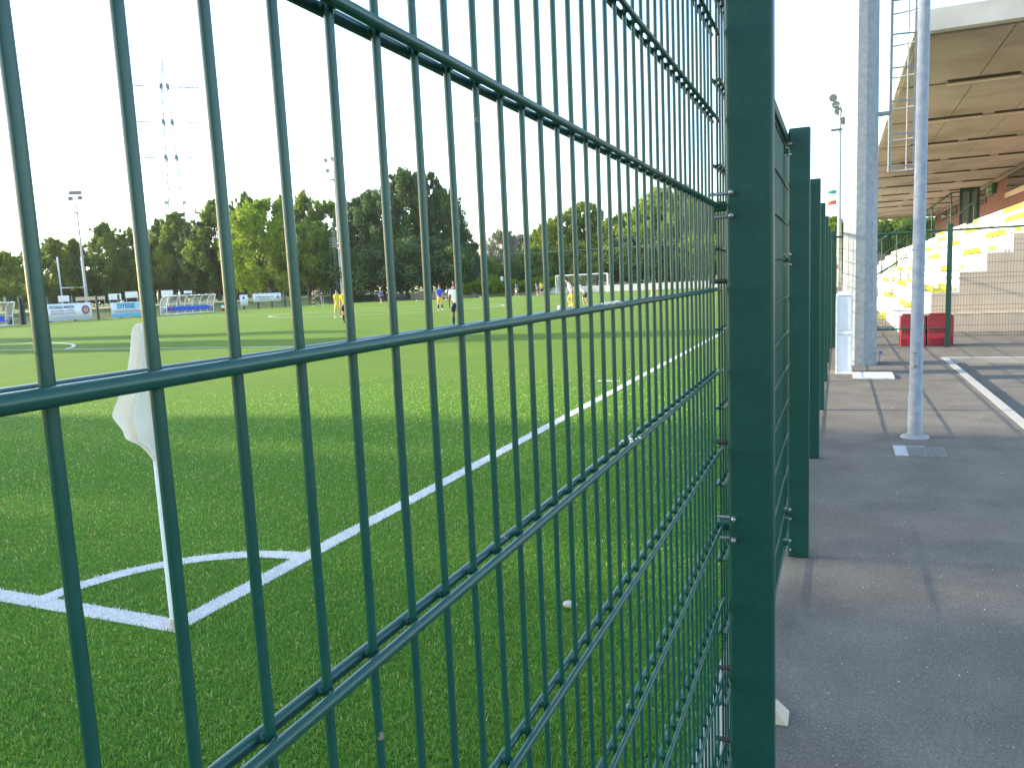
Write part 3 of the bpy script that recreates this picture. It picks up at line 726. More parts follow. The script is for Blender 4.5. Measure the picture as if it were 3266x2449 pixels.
b = MB(); b.cbox((0, -0.28, 8.2), (0.42, 0.04, 0.9)); b.build('sign_plate', M['white_paint'], t)
b = MB(); b.cbox((0, -0.305, 8.2), (0.32, 0.01, 0.5)); b.build('red_mark', M['c_red'], t)
pf = Vector((-0.02, 80.0, 0))
fm = flood('slim floodlight mast with a small tricolour flag far along the walkway', pf, 16.6, [(-0.9, 0.75), (-0.55, 0.1), (-0.25, -0.5), (0.4, -1.4)], (-0.2, -0.98), ladder=False, arm=0.7, basewide=0.24)
for z in (6, 7.2, 8.4, 9.6, 10.8, 12, 14): b = MB(); b.tube([(0.1, 0, z), (0.55, 0, z)], 0.03, 5); b.build('step_iron', M['zinc_dull'], fm)
b = MB(); n = 10
for k, (z0, z1) in enumerate(((8.75, 9.05), (8.05, 8.75), (7.7, 8.05))):
    vs = []
    for i in range(n + 1):
        u = i / n; w_ = 0.10 * math.sin(u * 7); vs += [(-0.25 - u * 0.85, w_, z0 - 0.12 * u), (-0.25 - u * 0.8, w_, z1 - 0.12 * u)]
    b.add(vs, [(2 * i, 2 * i + 2, 2 * i + 3, 2 * i + 1) for i in range(n)], k, True)
o = b.build('tricolour_flag', [mat('flag_green', (0.02, 0.30, 0.22), .8), M['white_paint'], mat('flag_red', (0.6, 0.10, 0.09), .8)], fm)
sd = o.modifiers.new('s', 'SOLIDIFY'); sd.thickness = 0.02
pr_ = at(279, 965, 128); pr_.z = 0.95
flood('floodlight pole of the rugby field with a square lamp cluster rising above the left trees', pr_, 15.7, [], (0.7, -0.7), ladder=False, basewide=0.2)
t = [o for o in bpy.data.objects if o.name.startswith('floodlight_mast')][-1]
b0 = math.hypot(pr_.x, pr_.y) / F_PX
for (u, v) in ((-10, 8), (2, 8), (-14, -7), (12, -6), (12, 8)):
    l = MB(); l.cbox((u * b0 * math.cos(YAW), u * b0 * math.sin(YAW), 15.7 + v * b0 + 0.2), (0.62, 0.25, 0.5), 0, YAW); l.build('lamp', M['lamp_dark'], t)

# ------------------------------------------------------------------ far side: fence, banners, dugouts
ff = thing('far_fence', 'dark green post and mesh fence along the far side of the pitch', 'fence', (0, 0, 0))
yy = 15.95; ys = []
while yy < 104.5: ys.append(yy); yy += 2.53
for y in ys:
    b = MB(); b.box(FX - 0.07, FX + 0.07, y - 0.09, y + 0.09, 0, 2.35); b.build('post', M['dark_green'], ff)
b = MB()
for i in range(12): b.tube([(FX, ys[0], 0.08 + 0.19 * i), (FX, ys[-1], 0.08 + 0.19 * i)], 0.007, 4, cap=False)
y = ys[0]
while y < ys[-1]: b.tube([(FX, y, 0.05), (FX, y, 2.25)], 0.005, 3, cap=False); y += 0.2
b.build('mesh', M['far_green'], ff)

def px_to_plane_x(px, py, X):
    v = fw + rt * ((px - 1633) / F_PX) - up * ((py - 1224.5) / F_PX); k = X / v.x
    return Vector((v.x * k, v.y * k, CAM_H + v.z * k))
def text_obj(s, size, m, parent, loc, extr=0.004, name='lettering', bold=0.0):
    c = bpy.data.curves.new(name, 'FONT'); c.body = s; c.size = size; c.extrude = extr; c.offset = bold
    o = bpy.data.objects.new(name, c); COL.objects.link(o)
    bpy.context.view_layer.update(); dg = bpy.context.evaluated_depsgraph_get()
    me = bpy.data.meshes.new_from_object(o.evaluated_get(dg)); bpy.data.objects.remove(o)
    me.materials.clear(); me.materials.append(m)
    q = bpy.data.objects.new(name, me); COL.objects.link(q); q.parent = parent
    q.matrix_local = Matrix(((0, 0, 1, loc[0]), (1, 0, 0, loc[1]), (0, 1, 0, loc[2]), (0, 0, 0, 1))) @ Matrix.Identity(4)
    return q
# text above runs along +Y on a face looking to +X
M['t_grey'] = mat('print_grey', (0.22, 0.20, 0.22), .7); M['t_red'] = mat('print_red', (0.35, 0.10, 0.10), .7)
M['t_blue'] = mat('print_blue', (0.02, 0.20, 0.36), .7); M['t_dark'] = mat('print_dark', (0.05, 0.06, 0.10), .7)
M['banner'] = mat('banner_vinyl', (0.72, 0.72, 0.76), .5, noise=(1.5, (0.64, 0.64, 0.69), .4, .7))
XB = FX + 0.12
def banner(label, pxl, pxr, pyt, pyb):
    a = px_to_plane_x(pxl, pyt[0], XB); b_ = px_to_plane_x(pxr, pyt[1], XB); c = px_to_plane_x(pxl, pyb[0], XB); d = px_to_plane_x(pxr, pyb[1], XB)
    z1 = (a.z + b_.z) / 2; z0 = (c.z + d.z) / 2
    t = thing('banner', label, 'banner', (XB, a.y, 0)); W_ = b_.y - a.y
    n = 16; vs = []; fs = []
    for i in range(n + 1):
        u = i / n; dx = 0.03 * math.sin(u * 19); vs += [(dx, u * W_, z0 + 0.02 * math.sin(u * 13)), (dx * .5, u * W_, z1)]
    m_ = MB(); m_.add(vs, [(2 * i, 2 * i + 2, 2 * i + 3, 2 * i + 1) for i in range(n)], 0, True); o = m_.build('sheet', M['banner'], t)
    s = o.modifiers.new('s', 'SOLIDIFY'); s.thickness = 0.01
    return t, W_, z0, z1
t, W_, z0, z1 = banner('white banner with a dark red round emblem at its right on the far fence', 150, 290, (968, 967), (1026, 1017))
H_ = z1 - z0
text_obj('PIZZERIA MESCIA', H_ * .21, M['t_grey'], t, (0.04, W_ * .03, z0 + H_ * .72), bold=.01)
text_obj('PIZZA AL TAGLIO - ASPORTO', H_ * .115, M['t_red'], t, (0.04, W_ * .05, z0 + H_ * .54))
text_obj('FORNO A LEGNA - CUCINA TIPICA', H_ * .105, M['t_red'], t, (0.04, W_ * .05, z0 + H_ * .40))
b = MB(); b.tube([(0.035, W_ * .85, z0 + H_ * .58), (0.05, W_ * .85, z0 + H_ * .58)], H_ * .27, 24); b.tube([(0.05, W_ * .85, z0 + H_ * .58), (0.054, W_ * .85, z0 + H_ * .58)], H_ * .20, 24, 1)
for q in range(3): b.box(0.055, 0.058, W_ * .85 - H_ * .14, W_ * .85 + H_ * .14, z0 + H_ * (.50 + q * .06), z0 + H_ * (.525 + q * .06), 2)
b.build('emblem', [mat('emblem_dark', (0.20, 0.06, 0.07), .7), mat('emblem_pink', (0.45, 0.16, 0.15), .7), mat('emblem_line', (0.6, 0.45, 0.42), .7)], t)
b = MB(); b.box(0.035, 0.042, 0.05, W_ - 0.05, z0 + 0.03, z0 + H_ * .07); b.build('blue_edge', mat('edge_lilac', (0.40, 0.45, 0.70), .7), t)
t, W_, z0, z1 = banner('white banner with big blue letters and a light blue bottom edge on the far fence', 352, 470, (966, 960), (1014, 1006))
H_ = z1 - z0
b = MB(); b.box(0.036, 0.040, W_ * .14, W_ * .95, z0 + H_ * .56, z1 - 0.03); b.build('blue_field', mat('field_blue', (0.36, 0.58, 0.68), .7), t)
text_obj('DYESSE', H_ * .42, M['t_blue'], t, (0.05, W_ * .17, z0 + H_ * .60), bold=.025)
b = MB(); b.box(0.04, 0.044, 0.15, W_ - 0.3, z0 + H_ * .44, z0 + H_ * .47); b.box(0.04, 0.044, 0.3, W_ - 0.5, z0 + H_ * .33, z0 + H_ * .37); b.build('small_print', M['t_red'], t)
b = MB(); b.box(0.036, 0.044, 0.05, W_ - .05, z0 + 0.04, z0 + H_ * .24); b.build('blue_edge', mat('edge_blue', (0.10, 0.42, 0.66), .7), t)
t, W_, z0, z1 = banner('narrow white banner with two grey lines and a triangle on the far fence', 806, 896, (938, 933), (966, 958))
H_ = z1 - z0
b = MB(); b.box(0.04, 0.044, W_ * .08, W_ * .72, z0 + H_ * .54, z0 + H_ * .64); b.box(0.04, 0.044, W_ * .22, W_ * .55, z0 + H_ * .33, z0 + H_ * .40); b.build('print_lines', M['t_grey'], t)
b = MB(); b.add([(0.045, W_ * .80, z0 + H_ * .34), (0.045, W_ * .93, z0 + H_ * .34), (0.045, W_ * .865, z0 + H_ * .82)], [(0, 1, 2)]); b.build('triangle', M['t_grey'], t)
t, W_, z0, z1 = banner('small upright white board with a dark crest on the far fence', 764, 789, (941, 940), (976, 975))
b = MB(); b.tube([(0.03, W_ * .45, z0 + (z1 - z0) * .72), (0.05, W_ * .45, z0 + (z1 - z0) * .72)], 0.17, 12); b.build('crest', M['t_dark'], t)

def dugout(label, y0, y1):
    t = thing('dugout', label, 'dugout', (-64.9, y0, 0)); L = y1 - y0; prof = [(0.85, 1.98), (0.55, 2.02), (0.1, 1.95), (-0.28, 1.65), (-0.48, 1.2), (-0.52, 0.55), (-0.52, 0.05)]
    glass = bpy.data.materials.new('polycarbonate'); glass.use_nodes = True; n_ = glass.node_tree; p_ = n_.nodes['Principled BSDF']
    p_.inputs['Base Color'].default_value = (0.5, 0.52, 0.42, 1); p_.inputs['Roughness'].default_value = .3
    tr = n_.nodes.new('ShaderNodeBsdfTransparent'); mx = n_.nodes.new('ShaderNodeMixShader'); mx.inputs[0].default_value = .45
    n_.links.new(tr.outputs[0], mx.inputs[1]); n_.links.new(p_.outputs[0], mx.inputs[2]); n_.links.new(mx.outputs[0], n_.nodes['Material Output'].inputs[0])
    b = MB(); vs = [(x, yy, z) for yy in (0, L) for x, z in prof]; q = len(prof); b.add(vs, [(i, i + 1, q + i + 1, q + i) for i in range(q - 1)], 0, True)
    for yy in (0.0, L): b.add([(x, yy, z) for x, z in prof] + [(0.5, yy, 0.85), (0.3, yy, 0.05)], [tuple(range(q + 2))])
    b.build('canopy', glass, t)
    nr = 7
    for i in range(nr):
        yy = L * i / (nr - 1); b = MB(); b.tube([(x, yy, z) for x, z in prof], 0.035, 6)
        b.build('rib', M['white_paint'], t)
    b = MB()
    for x, z in ((0.85, 1.98), (-0.52, 0.6), (-0.52, 0.08), (0.35, 0.08)): b.tube([(x, 0, z), (x, L, z)], 0.035, 6)
    for yy in (0, L): b.tube([(0.35, yy, 0.03), (0.35, yy, 0.9), (0.85, yy, 1.98)], 0.035, 6); b.tube([(-0.52, yy, 0.85), (0.35, yy, 0.85)], 0.03, 6)
    b.build('frame', M['white_paint'], t)
    n = int(L / 0.55)
    for i in range(n):
        s = MB(); y_ = 0.25 + i * 0.55; s.box(-0.30, 0.12, y_, y_ + 0.5, 0.40, 0.48); s.box(-0.36, -0.30, y_, y_ + 0.5, 0.40, 0.85); bevel(s.build('seat', M['c_blue'], t), 0.03)
    return t
dugout('curved see-through dugout with a row of blue seats between banners on the far side', 60.4, 67.0)
dugout('curved see-through dugout cut off by the left edge of the view', 37.5, 44.0)
o = MB(); o.ball((0, 0, 0.14), 0.16, 10, 0, (1, 1.4, .9)); o = o.build('sports_bag', M['c_red'], None, (-64.85, 61.3, 0.49)); tag(o, 'red sports bag on the leftmost blue seat of the dugout', 'bag')
# red and white bag at the fence post right of the dugout
o = MB(); o.ball((0, 0, 0.22), 0.24, 10, 0, (1, 1, .9)); o.ball((0, 0, 0.5), 0.2, 10, 1, (1, 1, 1)); o = o.build('bag', [M['c_red'], M['white_paint']], None, (-66.2, 70.2, 0)); tag(o, 'red and white bundle at the foot of the fence post right of the dugout', 'bag')

# gate with dark posts at the left
gt = thing('pedestrian_gate', 'dark green gate between thick posts near the left dugout', 'gate', (FX + .12, 45.0, 0))
for y_, w_ in ((0, 0.18), (1.08, 0.07), (1.36, 0.09)):
    b = MB(); b.box(-w_, w_, y_ - w_, y_ + w_, 0, 2.45); b.build('gate_post', M['dark_green'], gt)
b = MB()
for i in range(9): b.box(-0.02, 0.02, 0.19, 1.00, 0.15 + i * 0.24, 0.20 + i * 0.24)
b.build('gate_leaf', M['far_green'], gt)

# rugby goal and boards on the raised field behind
rg = thing('rugby_goal', 'white rugby goal with tall uprights in front of the left trees', 'goal', (0, 0, 0))
a = at(197, 945, 150); b_ = at(272, 945, 152); zz0 = 0.95
ta = at(184, 820, 150).z; cz = at(196, 919, 150).z; cz2 = at(272, 916, 152).z; czm = (cz + cz2) / 2
for q in (a, b_):
    m_ = MB(); m_.tube([(q.x, q.y, zz0), (q.x, q.y, ta)], 0.13, 8); m_.build('upright', M['white_paint'], rg)
m_ = MB(); m_.tube([(a.x, a.y, czm), (b_.x, b_.y, czm)], 0.12, 8); m_.build('crossbar', M['white_paint'], rg)
def board(pl, pr, pt, pb, d, label, m=None):
    a = at(pl, pt, d); b_ = at(pr, pt, d); c = at(pl, pb, d)
    rz = math.atan2(b_.y - a.y, b_.x - a.x); L = (b_ - a).length; h = a.z - c.z
    t = thing('field_board', label, 'board', (a.x, a.y, 0.98), rz, None)
    z0 = c.z - 0.98
    m_ = MB(); m_.box(0, L, -0.04, 0.04, max(z0, .1), z0 + h); m_.build('panel', m or M['banner'], t)
    for x in (0.1, L - 0.1): m_ = MB(); m_.box(x - .05, x + .05, .05, .12, -0.02, z0 + h * .9); m_.build('support', M['zinc_dull'], t)
board(184, 220, 944, 963, 112, 'pale grey box board left of the rugby goal post foot')
board(240, 335, 948, 960, 118, 'dim long board behind the rugby field posts', M['low_wall'])
board(345, 386, 938, 957, 112, 'white board with a low lip left of the second fence bar')
board(398, 438, 931, 951, 112, 'white board under the trees, right of the similar one')
board(513, 551, 927, 946, 112, 'white board on legs between the two bystanders')
board(586, 612, 928, 936, 112, 'thin white board right of the bystander in lilac')
board(98, 118, 948, 960, 112, 'grey board beside the gate at the left', M['low_wall'])

# ------------------------------------------------------------------ far end: low wall, goal, ball-stop net, sign
lw = MB(); lw.box(-61.5, -0.6, 105.2, 105.45, 0, 0.92); o = bevel(lw.build('low_wall', mat('pale_render', (0.72, 0.66, 0.58), .8, noise=(1.5, (0.60, 0.55, 0.48), .4, .8))), 0.02); tag(o, 'long low pale concrete wall behind the far goal', 'wall')
gl_ = thing('football_goal', 'white football goal with net at the far end of the pitch', 'goal', (CX, GY1, 0))
for s in (-1, 1):
    b = MB(); b.tube([(s * 3.72, 0, 0), (s * 3.72, 0, 2.5)], 0.075, 10); b.build('goalpost', M['white_paint'], gl_)
b = MB(); b.tube([(-3.72, 0, 2.5), (3.72, 0, 2.5)], 0.075, 10); b.build('crossbar', M['white_paint'], gl_)
for s in (-1, 1): b = MB(); b.tube([(s * 3.72, 0, 2.5), (s * 3.72 + .3 * s, 1.7, 2.45)], 0.03, 6); b.tube([(s * 4.02, 1.7, 0), (s * 4.02, 1.7, 2.45)], 0.05, 6); b.build('net_support', M['white_paint'], gl_)
b = MB(); r_ = 0.0065
for i in range(32): x = -3.72 + 7.44 * i / 31; b.tube([(x, 0.05, 2.48), (x, 0.9, 2.3), (x, 1.6, 0.9), (x, 1.75, 0.0)], r_, 3, cap=False)
for i in range(11):
    t_ = i / 10; 
    z = 2.3 - 2.3 * t_; yv = 0.9 + 0.85 * t_; b.tube([(-3.72, yv, z), (3.72, yv, z)], r_, 3, cap=False)
for s in (-1, 1):
    for i in range(9): b.tube([(s * 3.72, i * .2, 0), (s * 3.72, i * .2, 2.45 - i * i * .012)], r_, 3, cap=False)
    for i in range(10): b.tube([(s * 3.72, 0, i * .25), (s * 3.72, 1.7, i * .25)], r_, 3, cap=False)
b.build('net', M['white_paint'], gl_)
bn = thing('ball_stop_fence', 'high ball-stop fence with dark green poles behind the far goal', 'fence', (0, 106.3, 0))
for i in range(12):
    x = -60.5 + i * 5.2; b = MB(); b.tube([(x, 0, 0), (x, 0, 6.2)], 0.065, 8); b.build('pole', M['far_green'], bn)
b = MB(); b.tube([(-60.5, 0, 6.1), (-32, 0, 6.0), (-3.3, 0, 6.1)], 0.025, 5); b.build('top_cable', M['zinc_dull'], bn)
b = MB()
for i in range(24): b.tube([(-60.5, 0, 0.3 + i * .25), (-3.3, 0, 0.3 + i * .25)], 0.006, 3, cap=False)
x = -60.5
while x < -3.3: b.tube([(x, 0, 0.2), (x, 0, 6.05)], 0.006, 3, cap=False); x += 0.35
b.build('net', M['far_green'], bn)
def small_sign(px, pyt, pyb, pfoot, d, label, w_=8):
    q = at(px, pfoot, d); t = thing('post_sign', label, 'sign', (q.x, q.y, 0.9), YAW); k = d / F_PX; z1 = at(px, pyt, d).z - 0.9; z0 = at(px, pyb, d).z - 0.9
    b = MB(); b.tube([(0, 0, 0), (0, 0, z0)], 0.04, 6); b.build('post', M['zinc_dull'], t)
    b = MB(); b.box(-w_ / 2 * k, w_ / 2 * k, -0.07, -0.03, z0, z1); b.build('plate', M['white_paint'], t)
small_sign(1602, 882, 896, 915, 112, 'small white sign on a post beyond the low wall, left of the far goal')
small_sign(2192, 872, 888, 915, 118, 'small white square sign in the hedge right of the far goal')
small_sign(2267, 838, 852, 915, 118, 'tiny white sign high in the foliage beside the near fence post', 5)

# ------------------------------------------------------------------ power line tower
pt = at(566, 700, 175); PT = thing('power_pylon', 'pale lattice power pylon with three crossarms above the left trees', 'pylon', (pt.x, pt.y, 1.4), YAW + 0.33)
H = at(520, 190, 175).z - 1.4; kk = 175 / F_PX * 1.07
hz = [0, .18, .34, .47, .585, .69, .78, .87, .93, 1.0]; hw = [3.2, 2.2, 1.55, 1.2, 1.0, 0.85, 0.72, 0.56, 0.32, 0.06]
b = MB(); q_ = 0.11
def corner(i, s, t): return Vector((s * hw[i], t * hw[i], hz[i] * H))
for i in range(len(hz) - 1):
    for s, t in ((-1, -1), (1, -1), (1, 1), (-1, 1)): b.tube([corner(i, s, t), corner(i + 1, s, t)], q_, 4, cap=False)
    # bracing, each storey split in crossed bays
    nb_ = max(1, int((hz[i + 1] - hz[i]) * H / (hw[i] * 2.2)))
    for j in range(nb_):
        f0, f1 = j / nb_, (j + 1) / nb_
        for (s0, t0, s1, t1) in ((-1, -1, 1, -1), (1, -1, 1, 1), (1, 1, -1, 1), (-1, 1, -1, -1)):
            A0 = corner(i, s0, t0).lerp(corner(i + 1, s0, t0), f0); A1 = corner(i, s0, t0).lerp(corner(i + 1, s0, t0), f1)
            B0 = corner(i, s1, t1).lerp(corner(i + 1, s1, t1), f0); B1 = corner(i, s1, t1).lerp(corner(i + 1, s1, t1), f1)
            b.tube([A0, B1], 0.055, 3, cap=False); b.tube([B0, A1], 0.055, 3, cap=False); b.tube([A1, B1], 0.06, 3, cap=False)
pyl = mat('pylon_steel', (0.55, 0.58, 0.60), 0.6, metal=.2)
b.build('lattice', pyl, PT)
tips = []
for f, L in ((.89, 6.4), (.745, 7.3), (.60, 6.8)):
    a_ = MB(); z = f * H
    for s in (-1, 1):
        for t in (-1, 1): a_.tube([(s * 1.0, t * 0.9, z), (s * L, 0, z)], 0.10, 4); a_.tube([(s * 1.0, t * 0.9, z + 1.5), (s * L, 0, z + .1)], 0.06, 4)
        tips.append(Vector((s * L, 0, z)))
    for s in (-1, 1):
        for t in (-1, 1): a_.cbox((s * (0.62 + (.89 - f) * 1.3), t * (0.62 + (.89 - f) * 1.3), z), (0.55, 0.3, 0.9), 1)
    a_.build('crossarm', [pyl, M['lamp_dark']], PT)
    for s in (-1, 1): c_ = MB(); c_.tube([(s * L, 0, z), (s * L, 0, z - 2.0)], 0.09, 6); c_.build('insulator', pyl, PT)
for s in (-1, 1):
    c_ = MB(); c_.cbox((s * 1.7, -1.75, H * .41), (0.8, 0.1, 0.7)); c_.build('warning_plate', M['low_wall'], PT)
bpy.context.view_layer.update()
ends = [((2100, -900), 150), ((2325, 56), 210), ((2500, -500), 170), ((2330, 200), 260)]
Mw = PT.matrix_world
for i, tp in enumerate((tips[1], tips[3], tips[0], tips[5])):
    A = Mw @ (tp - Vector((0, 0, 2))); (ex_, ey_), dd_ = ends[i]; B = at(ex_, ey_, dd_)
    pts = []
    for j in range(25):
        t_ = j / 24; p_ = A.lerp(B, t_); p_.z -= 4 * 7 * t_ * (1 - t_); pts.append(p_)
    c_ = MB(); c_.tube(pts, 0.045, 4); o = c_.build('power_cable', mat('cable', (0.35, 0.42, 0.48), .6)); tag(o, ['steepest thin power cable rising from the pylon to the upper right', 'thin power cable crossing the sky towards the top of the near post', 'faint high power cable from the upper left arm of the pylon', 'lowest faint power cable crossing the sky behind the fence bars'][i], 'cable', 'power cables across the sky')

# ------------------------------------------------------------------ trees
def crown(kind, seed, H, Rr, nclump, nleaf, ls):
    rs = np.random.RandomState(seed); cs = []
    for i in range(nclump):
        t = rs.rand() ** 0.85
        if kind == 'cone': prof = (1 - t) ** 0.75 * (0.35 + 1.0 * min(t * 4, 1)) * .95
        elif kind == 'dome': prof = math.sqrt(max(0.02, 1 - (2 * t - 0.85) ** 2 / 1.35))
        else: prof = 0.35 + 0.65 * math.sin(math.pi * min(1, t * 1.05)) 
        z = (0.10 + 0.88 * t) * H; a = rs.rand() * 6.283; rr = prof * Rr * (0.25 + 0.75 * math.sqrt(rs.rand()))
        cr_ = Rr * (0.10 + 0.14 * rs.rand()) * (1.2 - 0.55 * t)
        cs.append((rr * math.cos(a) * (1 + .18 * math.sin(a * 2 + seed)), rr * math.sin(a), z, cr_))
    for i in range(20):      # leading shoots break the outline
        a = rs.rand() * 6.283; rr = Rr * rs.rand() * .55; cs.append((rr * math.cos(a), rr * math.sin(a), H * (0.90 + .13 * rs.rand() * (1 - rr / Rr)), Rr * .065))
    cs = np.array(cs); wgt = cs[:, 3] ** 1.6; wgt /= wgt.sum()
    idx = rs.choice(len(cs), nleaf, p=wgt); c = cs[idx]
    d = rs.randn(nleaf, 3); d /= np.linalg.norm(d, axis=1)[:, None]
    rad = (0.35 + 0.8 * rs.rand(nleaf) ** .7)[:, None] * c[:, 3:4]
    # each clump is a spray: drawn out along its branch, outwards and upwards
    ax = np.stack([c[:, 0], c[:, 1], 0.25 * np.hypot(c[:, 0], c[:, 1]) + 0.30 * H], 1); ax /= np.linalg.norm(ax, axis=1)[:, None]
    st = (rs.rand(nleaf) ** 1.6)[:, None] * c[:, 3:4] * 1.5
    p = c[:, :3] + d * rad * (1 - 0.45 * st / (c[:, 3:4] * 1.5)) + ax * st
    nrm = d + rs.randn(nleaf, 3) * 0.55 + np.array([0, 0, .25]); nrm /= np.linalg.norm(nrm, axis=1)[:, None]
    t1 = np.cross(nrm, rs.randn(nleaf, 3)); t1 /= np.linalg.norm(t1, axis=1)[:, None]; t2 = np.cross(nrm, t1)
    s = (ls * (0.6 + 0.8 * rs.rand(nleaf)))[:, None]
    v = np.stack([p - t1 * s, p + t2 * s * .62, p + t1 * s, p - t2 * s * .62], 1).astype(np.float32)
    me = bpy.data.meshes.new('crown'); n = nleaf
    me.vertices.add(n * 4); me.vertices.foreach_set('co', v.reshape(-1)); me.loops.add(n * 4); me.loops.foreach_set('vertex_index', np.arange(n * 4, dtype=np.int32))
    me.polygons.add(n); me.polygons.foreach_set('loop_start', np.arange(0, n * 4, 4, dtype=np.int32)); me.polygons.foreach_set('loop_total', np.full(n, 4, np.int32)); me.update(); me.validate()
    return me, cs
def tree_proto(kind, seed, H, Rr, leafm, nclump=95, nleaf=15000, ls=.20, trunk_h=.12):
    me, cs = crown(kind, seed, H, Rr, nclump, nleaf, ls); me.materials.append(M[leafm])
    b = MB(); random.seed(seed)
    b.tube([(0, 0, -0.3), (0.05, 0, H * .2), (-0.05, .1, H * .5), (0, 0, H * .86)], [H * .018, H * .014, H * .009, H * .003], 8)
    for i in range(14):
        c = cs[random.randrange(nclump)]; z0 = min(c[2] * .7, H * .7) + H * .02
        b.tube([(0, 0, z0), (c[0] * .5, c[1] * .5, (z0 + c[2]) / 2 + .2), (c[0], c[1], c[2])], [H * .006, H * .004, H * .0015], 5)
    r = bpy.data.objects.new('tree', None); COL.objects.link(r)
    b.build('trunk', M['bark'], r)
    o = bpy.data.objects.new('crown', me); COL.objects.link(o); o.parent = r
    return r
protos = {}
def proto(key):
    if key in protos: return protos[key]
    kind, leafm, seed = key
    r = {'cone': lambda: tree_proto('cone', seed, 10, 3.4, leafm, 170, 26000, .130), 'dome': lambda: tree_proto('dome', seed, 10, 4.2, leafm, 190, 30000, .135),
         'oval': lambda: tree_proto('oval', seed, 10, 3.0, leafm, 170, 24000, .130), 'bush': lambda: tree_proto('dome', seed, 10, 7.5, leafm, 170, 22000, .24)}[kind]()
    protos[key] = [r, False]; return protos[key]
def tree(kind, leafm, seed, px, pyt, d, wpx, label, z0=0.95, nm='tree', group='trees around the sports ground', cat='tree', X=None, Y=None, hh=None, ww=None):
    p = proto((kind, leafm, seed)); root = p[0]
    if X is None:
        q = at(px, pyt, d); h = q.z - z0; loc = (q.x, q.y, z0); w_ = wpx * d / F_PX * 1.05
    else: loc = (X, Y, z0); h = hh; w_ = ww
    Rr = {'cone': 3.4, 'dome': 4.2, 'oval': 3.0, 'bush': 7.5}[kind] * 2.1
    sx_ = w_ / Rr; sc = (sx_, sx_, h / 10.1); rz = (px or 0) * 0.37
    if not p[1]:
        p[1] = True; root.location = loc; root.rotation_euler = (0, 0, rz); root.scale = sc; root.name = nm; o = root
    else: o = dup(root, loc, rz, scale=sc); o.name = nm
    tag(o, label, cat, group); return o
# left row behind the rugby field, from the left edge to the dark group (photo pixel of the crown's middle, of its top, distance, width)
LT = [(12, 812, 140, 100, 'cone', 'leaf', 1, 'rounded tree at the left edge of the view'), (75, 815, 150, 100, 'cone', 'leaf', 2, 'green tree second from the left edge, between the edge and the first bar'),
      (160, 770, 155, 110, 'cone', 'leaf', 1, 'green tree behind the left part of the rugby goal'), (235, 775, 158, 120, 'cone', 'leaf', 4, 'green tree behind the rugby goal uprights'),
      (330, 725, 155, 130, 'cone', 'leaf', 3, 'pointed tree just right of the rugby floodlight pole'), (415, 740, 155, 130, 'cone', 'leaf', 2, 'green tree left of the second fence bar with low branches'),
      (500, 715, 158, 120, 'cone', 'leaf', 4, 'tree under the left foot of the pylon'), (560, 690, 150, 140, 'cone', 'leaf', 1, 'broad tree under the right foot of the pylon'),
      (620, 715, 146, 100, 'oval', 'leaf_dark', 2, 'darker tree left of the dugout tree'), (675, 655, 145, 150, 'cone', 'leaf', 2, 'tall tree above the right end of the dugout'),
      (735, 672, 152, 110, 'cone', 'leaf_dark', 3, 'dark slim tree behind the third fence bar'), (780, 632, 146, 120, 'cone', 'leaf', 3, 'tall pale-topped tree left of the big light green tree'),
      (835, 655, 128, 190, 'dome', 'leaf_light', 1, 'big light green leafy tree behind the narrow white banner'), (905, 632, 135, 120, 'cone', 'leaf', 1, 'tall green tree behind the fourth fence bar'),
      (965, 625, 140, 120, 'cone', 'leaf', 2, 'green tree with a high forked top left of the floodlight mast'), (1035, 655, 132, 150, 'oval', 'leaf', 3, 'green tree directly left of the floodlight mast'),
      (985, 740, 122, 150, 'bush', 'leaf', 1, 'lower leafy tree in front of the two dark-dressed bystanders')]
for a in LT: tree(a[4], a[5], a[6], a[0], a[1] - 6, a[2], a[3] * 1.18, a[7])
UT = [(0, 905, 165), (95, 900, 166), (190, 895, 168), (290, 890, 166), (390, 890, 166), (490, 888, 168), (590, 880, 163), (690, 872, 160), (790, 868, 158), (890, 862, 150), (990, 862, 146), (1080, 860, 140)]
UP = ['the left edge', 'the first fence bar', 'the rugby goal posts', 'the rugby floodlight pole', 'the long dim board', 'the bystander in a pale top', 'the bystander in lilac', 'the right end of the dugout', 'the narrow white board', 'the banner with the triangle', 'the two dark-dressed bystanders', 'the tall floodlight mast']
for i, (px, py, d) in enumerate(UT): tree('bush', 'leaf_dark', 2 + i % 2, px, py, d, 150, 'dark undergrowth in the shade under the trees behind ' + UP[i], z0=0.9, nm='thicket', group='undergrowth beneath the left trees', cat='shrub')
DT = [(1140, 640, 128, 160, 'dome', 'leaf_dark', 1, 'dark dense tree right of the floodlight mast'), (1205, 610, 126, 190, 'dome', 'leaf_dark', 2, 'dark rounded tree at the left of the tall pair'),
      (1275, 548, 130, 170, 'oval', 'leaf_dark', 3, 'tallest dark tree of the group behind the far corner'), (1355, 555, 134, 170, 'oval', 'leaf_dark', 1, 'tall dark tree right of the tallest one'),
      (1415, 610, 130, 150, 'dome', 'leaf_dark', 3, 'dark tree sloping down to the right of the tall pair'), (1460, 720, 126, 110, 'oval', 'leaf_dark', 2, 'lowest dark tree at the right end of the dark group'),
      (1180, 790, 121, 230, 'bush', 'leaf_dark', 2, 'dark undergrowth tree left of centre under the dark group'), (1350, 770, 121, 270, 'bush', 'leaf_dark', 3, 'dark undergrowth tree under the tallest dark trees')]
for a in DT: tree(a[4], a[5], a[6], a[0], a[1] + 2, a[2], a[3] * {'oval': 1.12, 'dome': 0.98, 'bush': 1.2}[a[4]], a[7], z0=0.6)
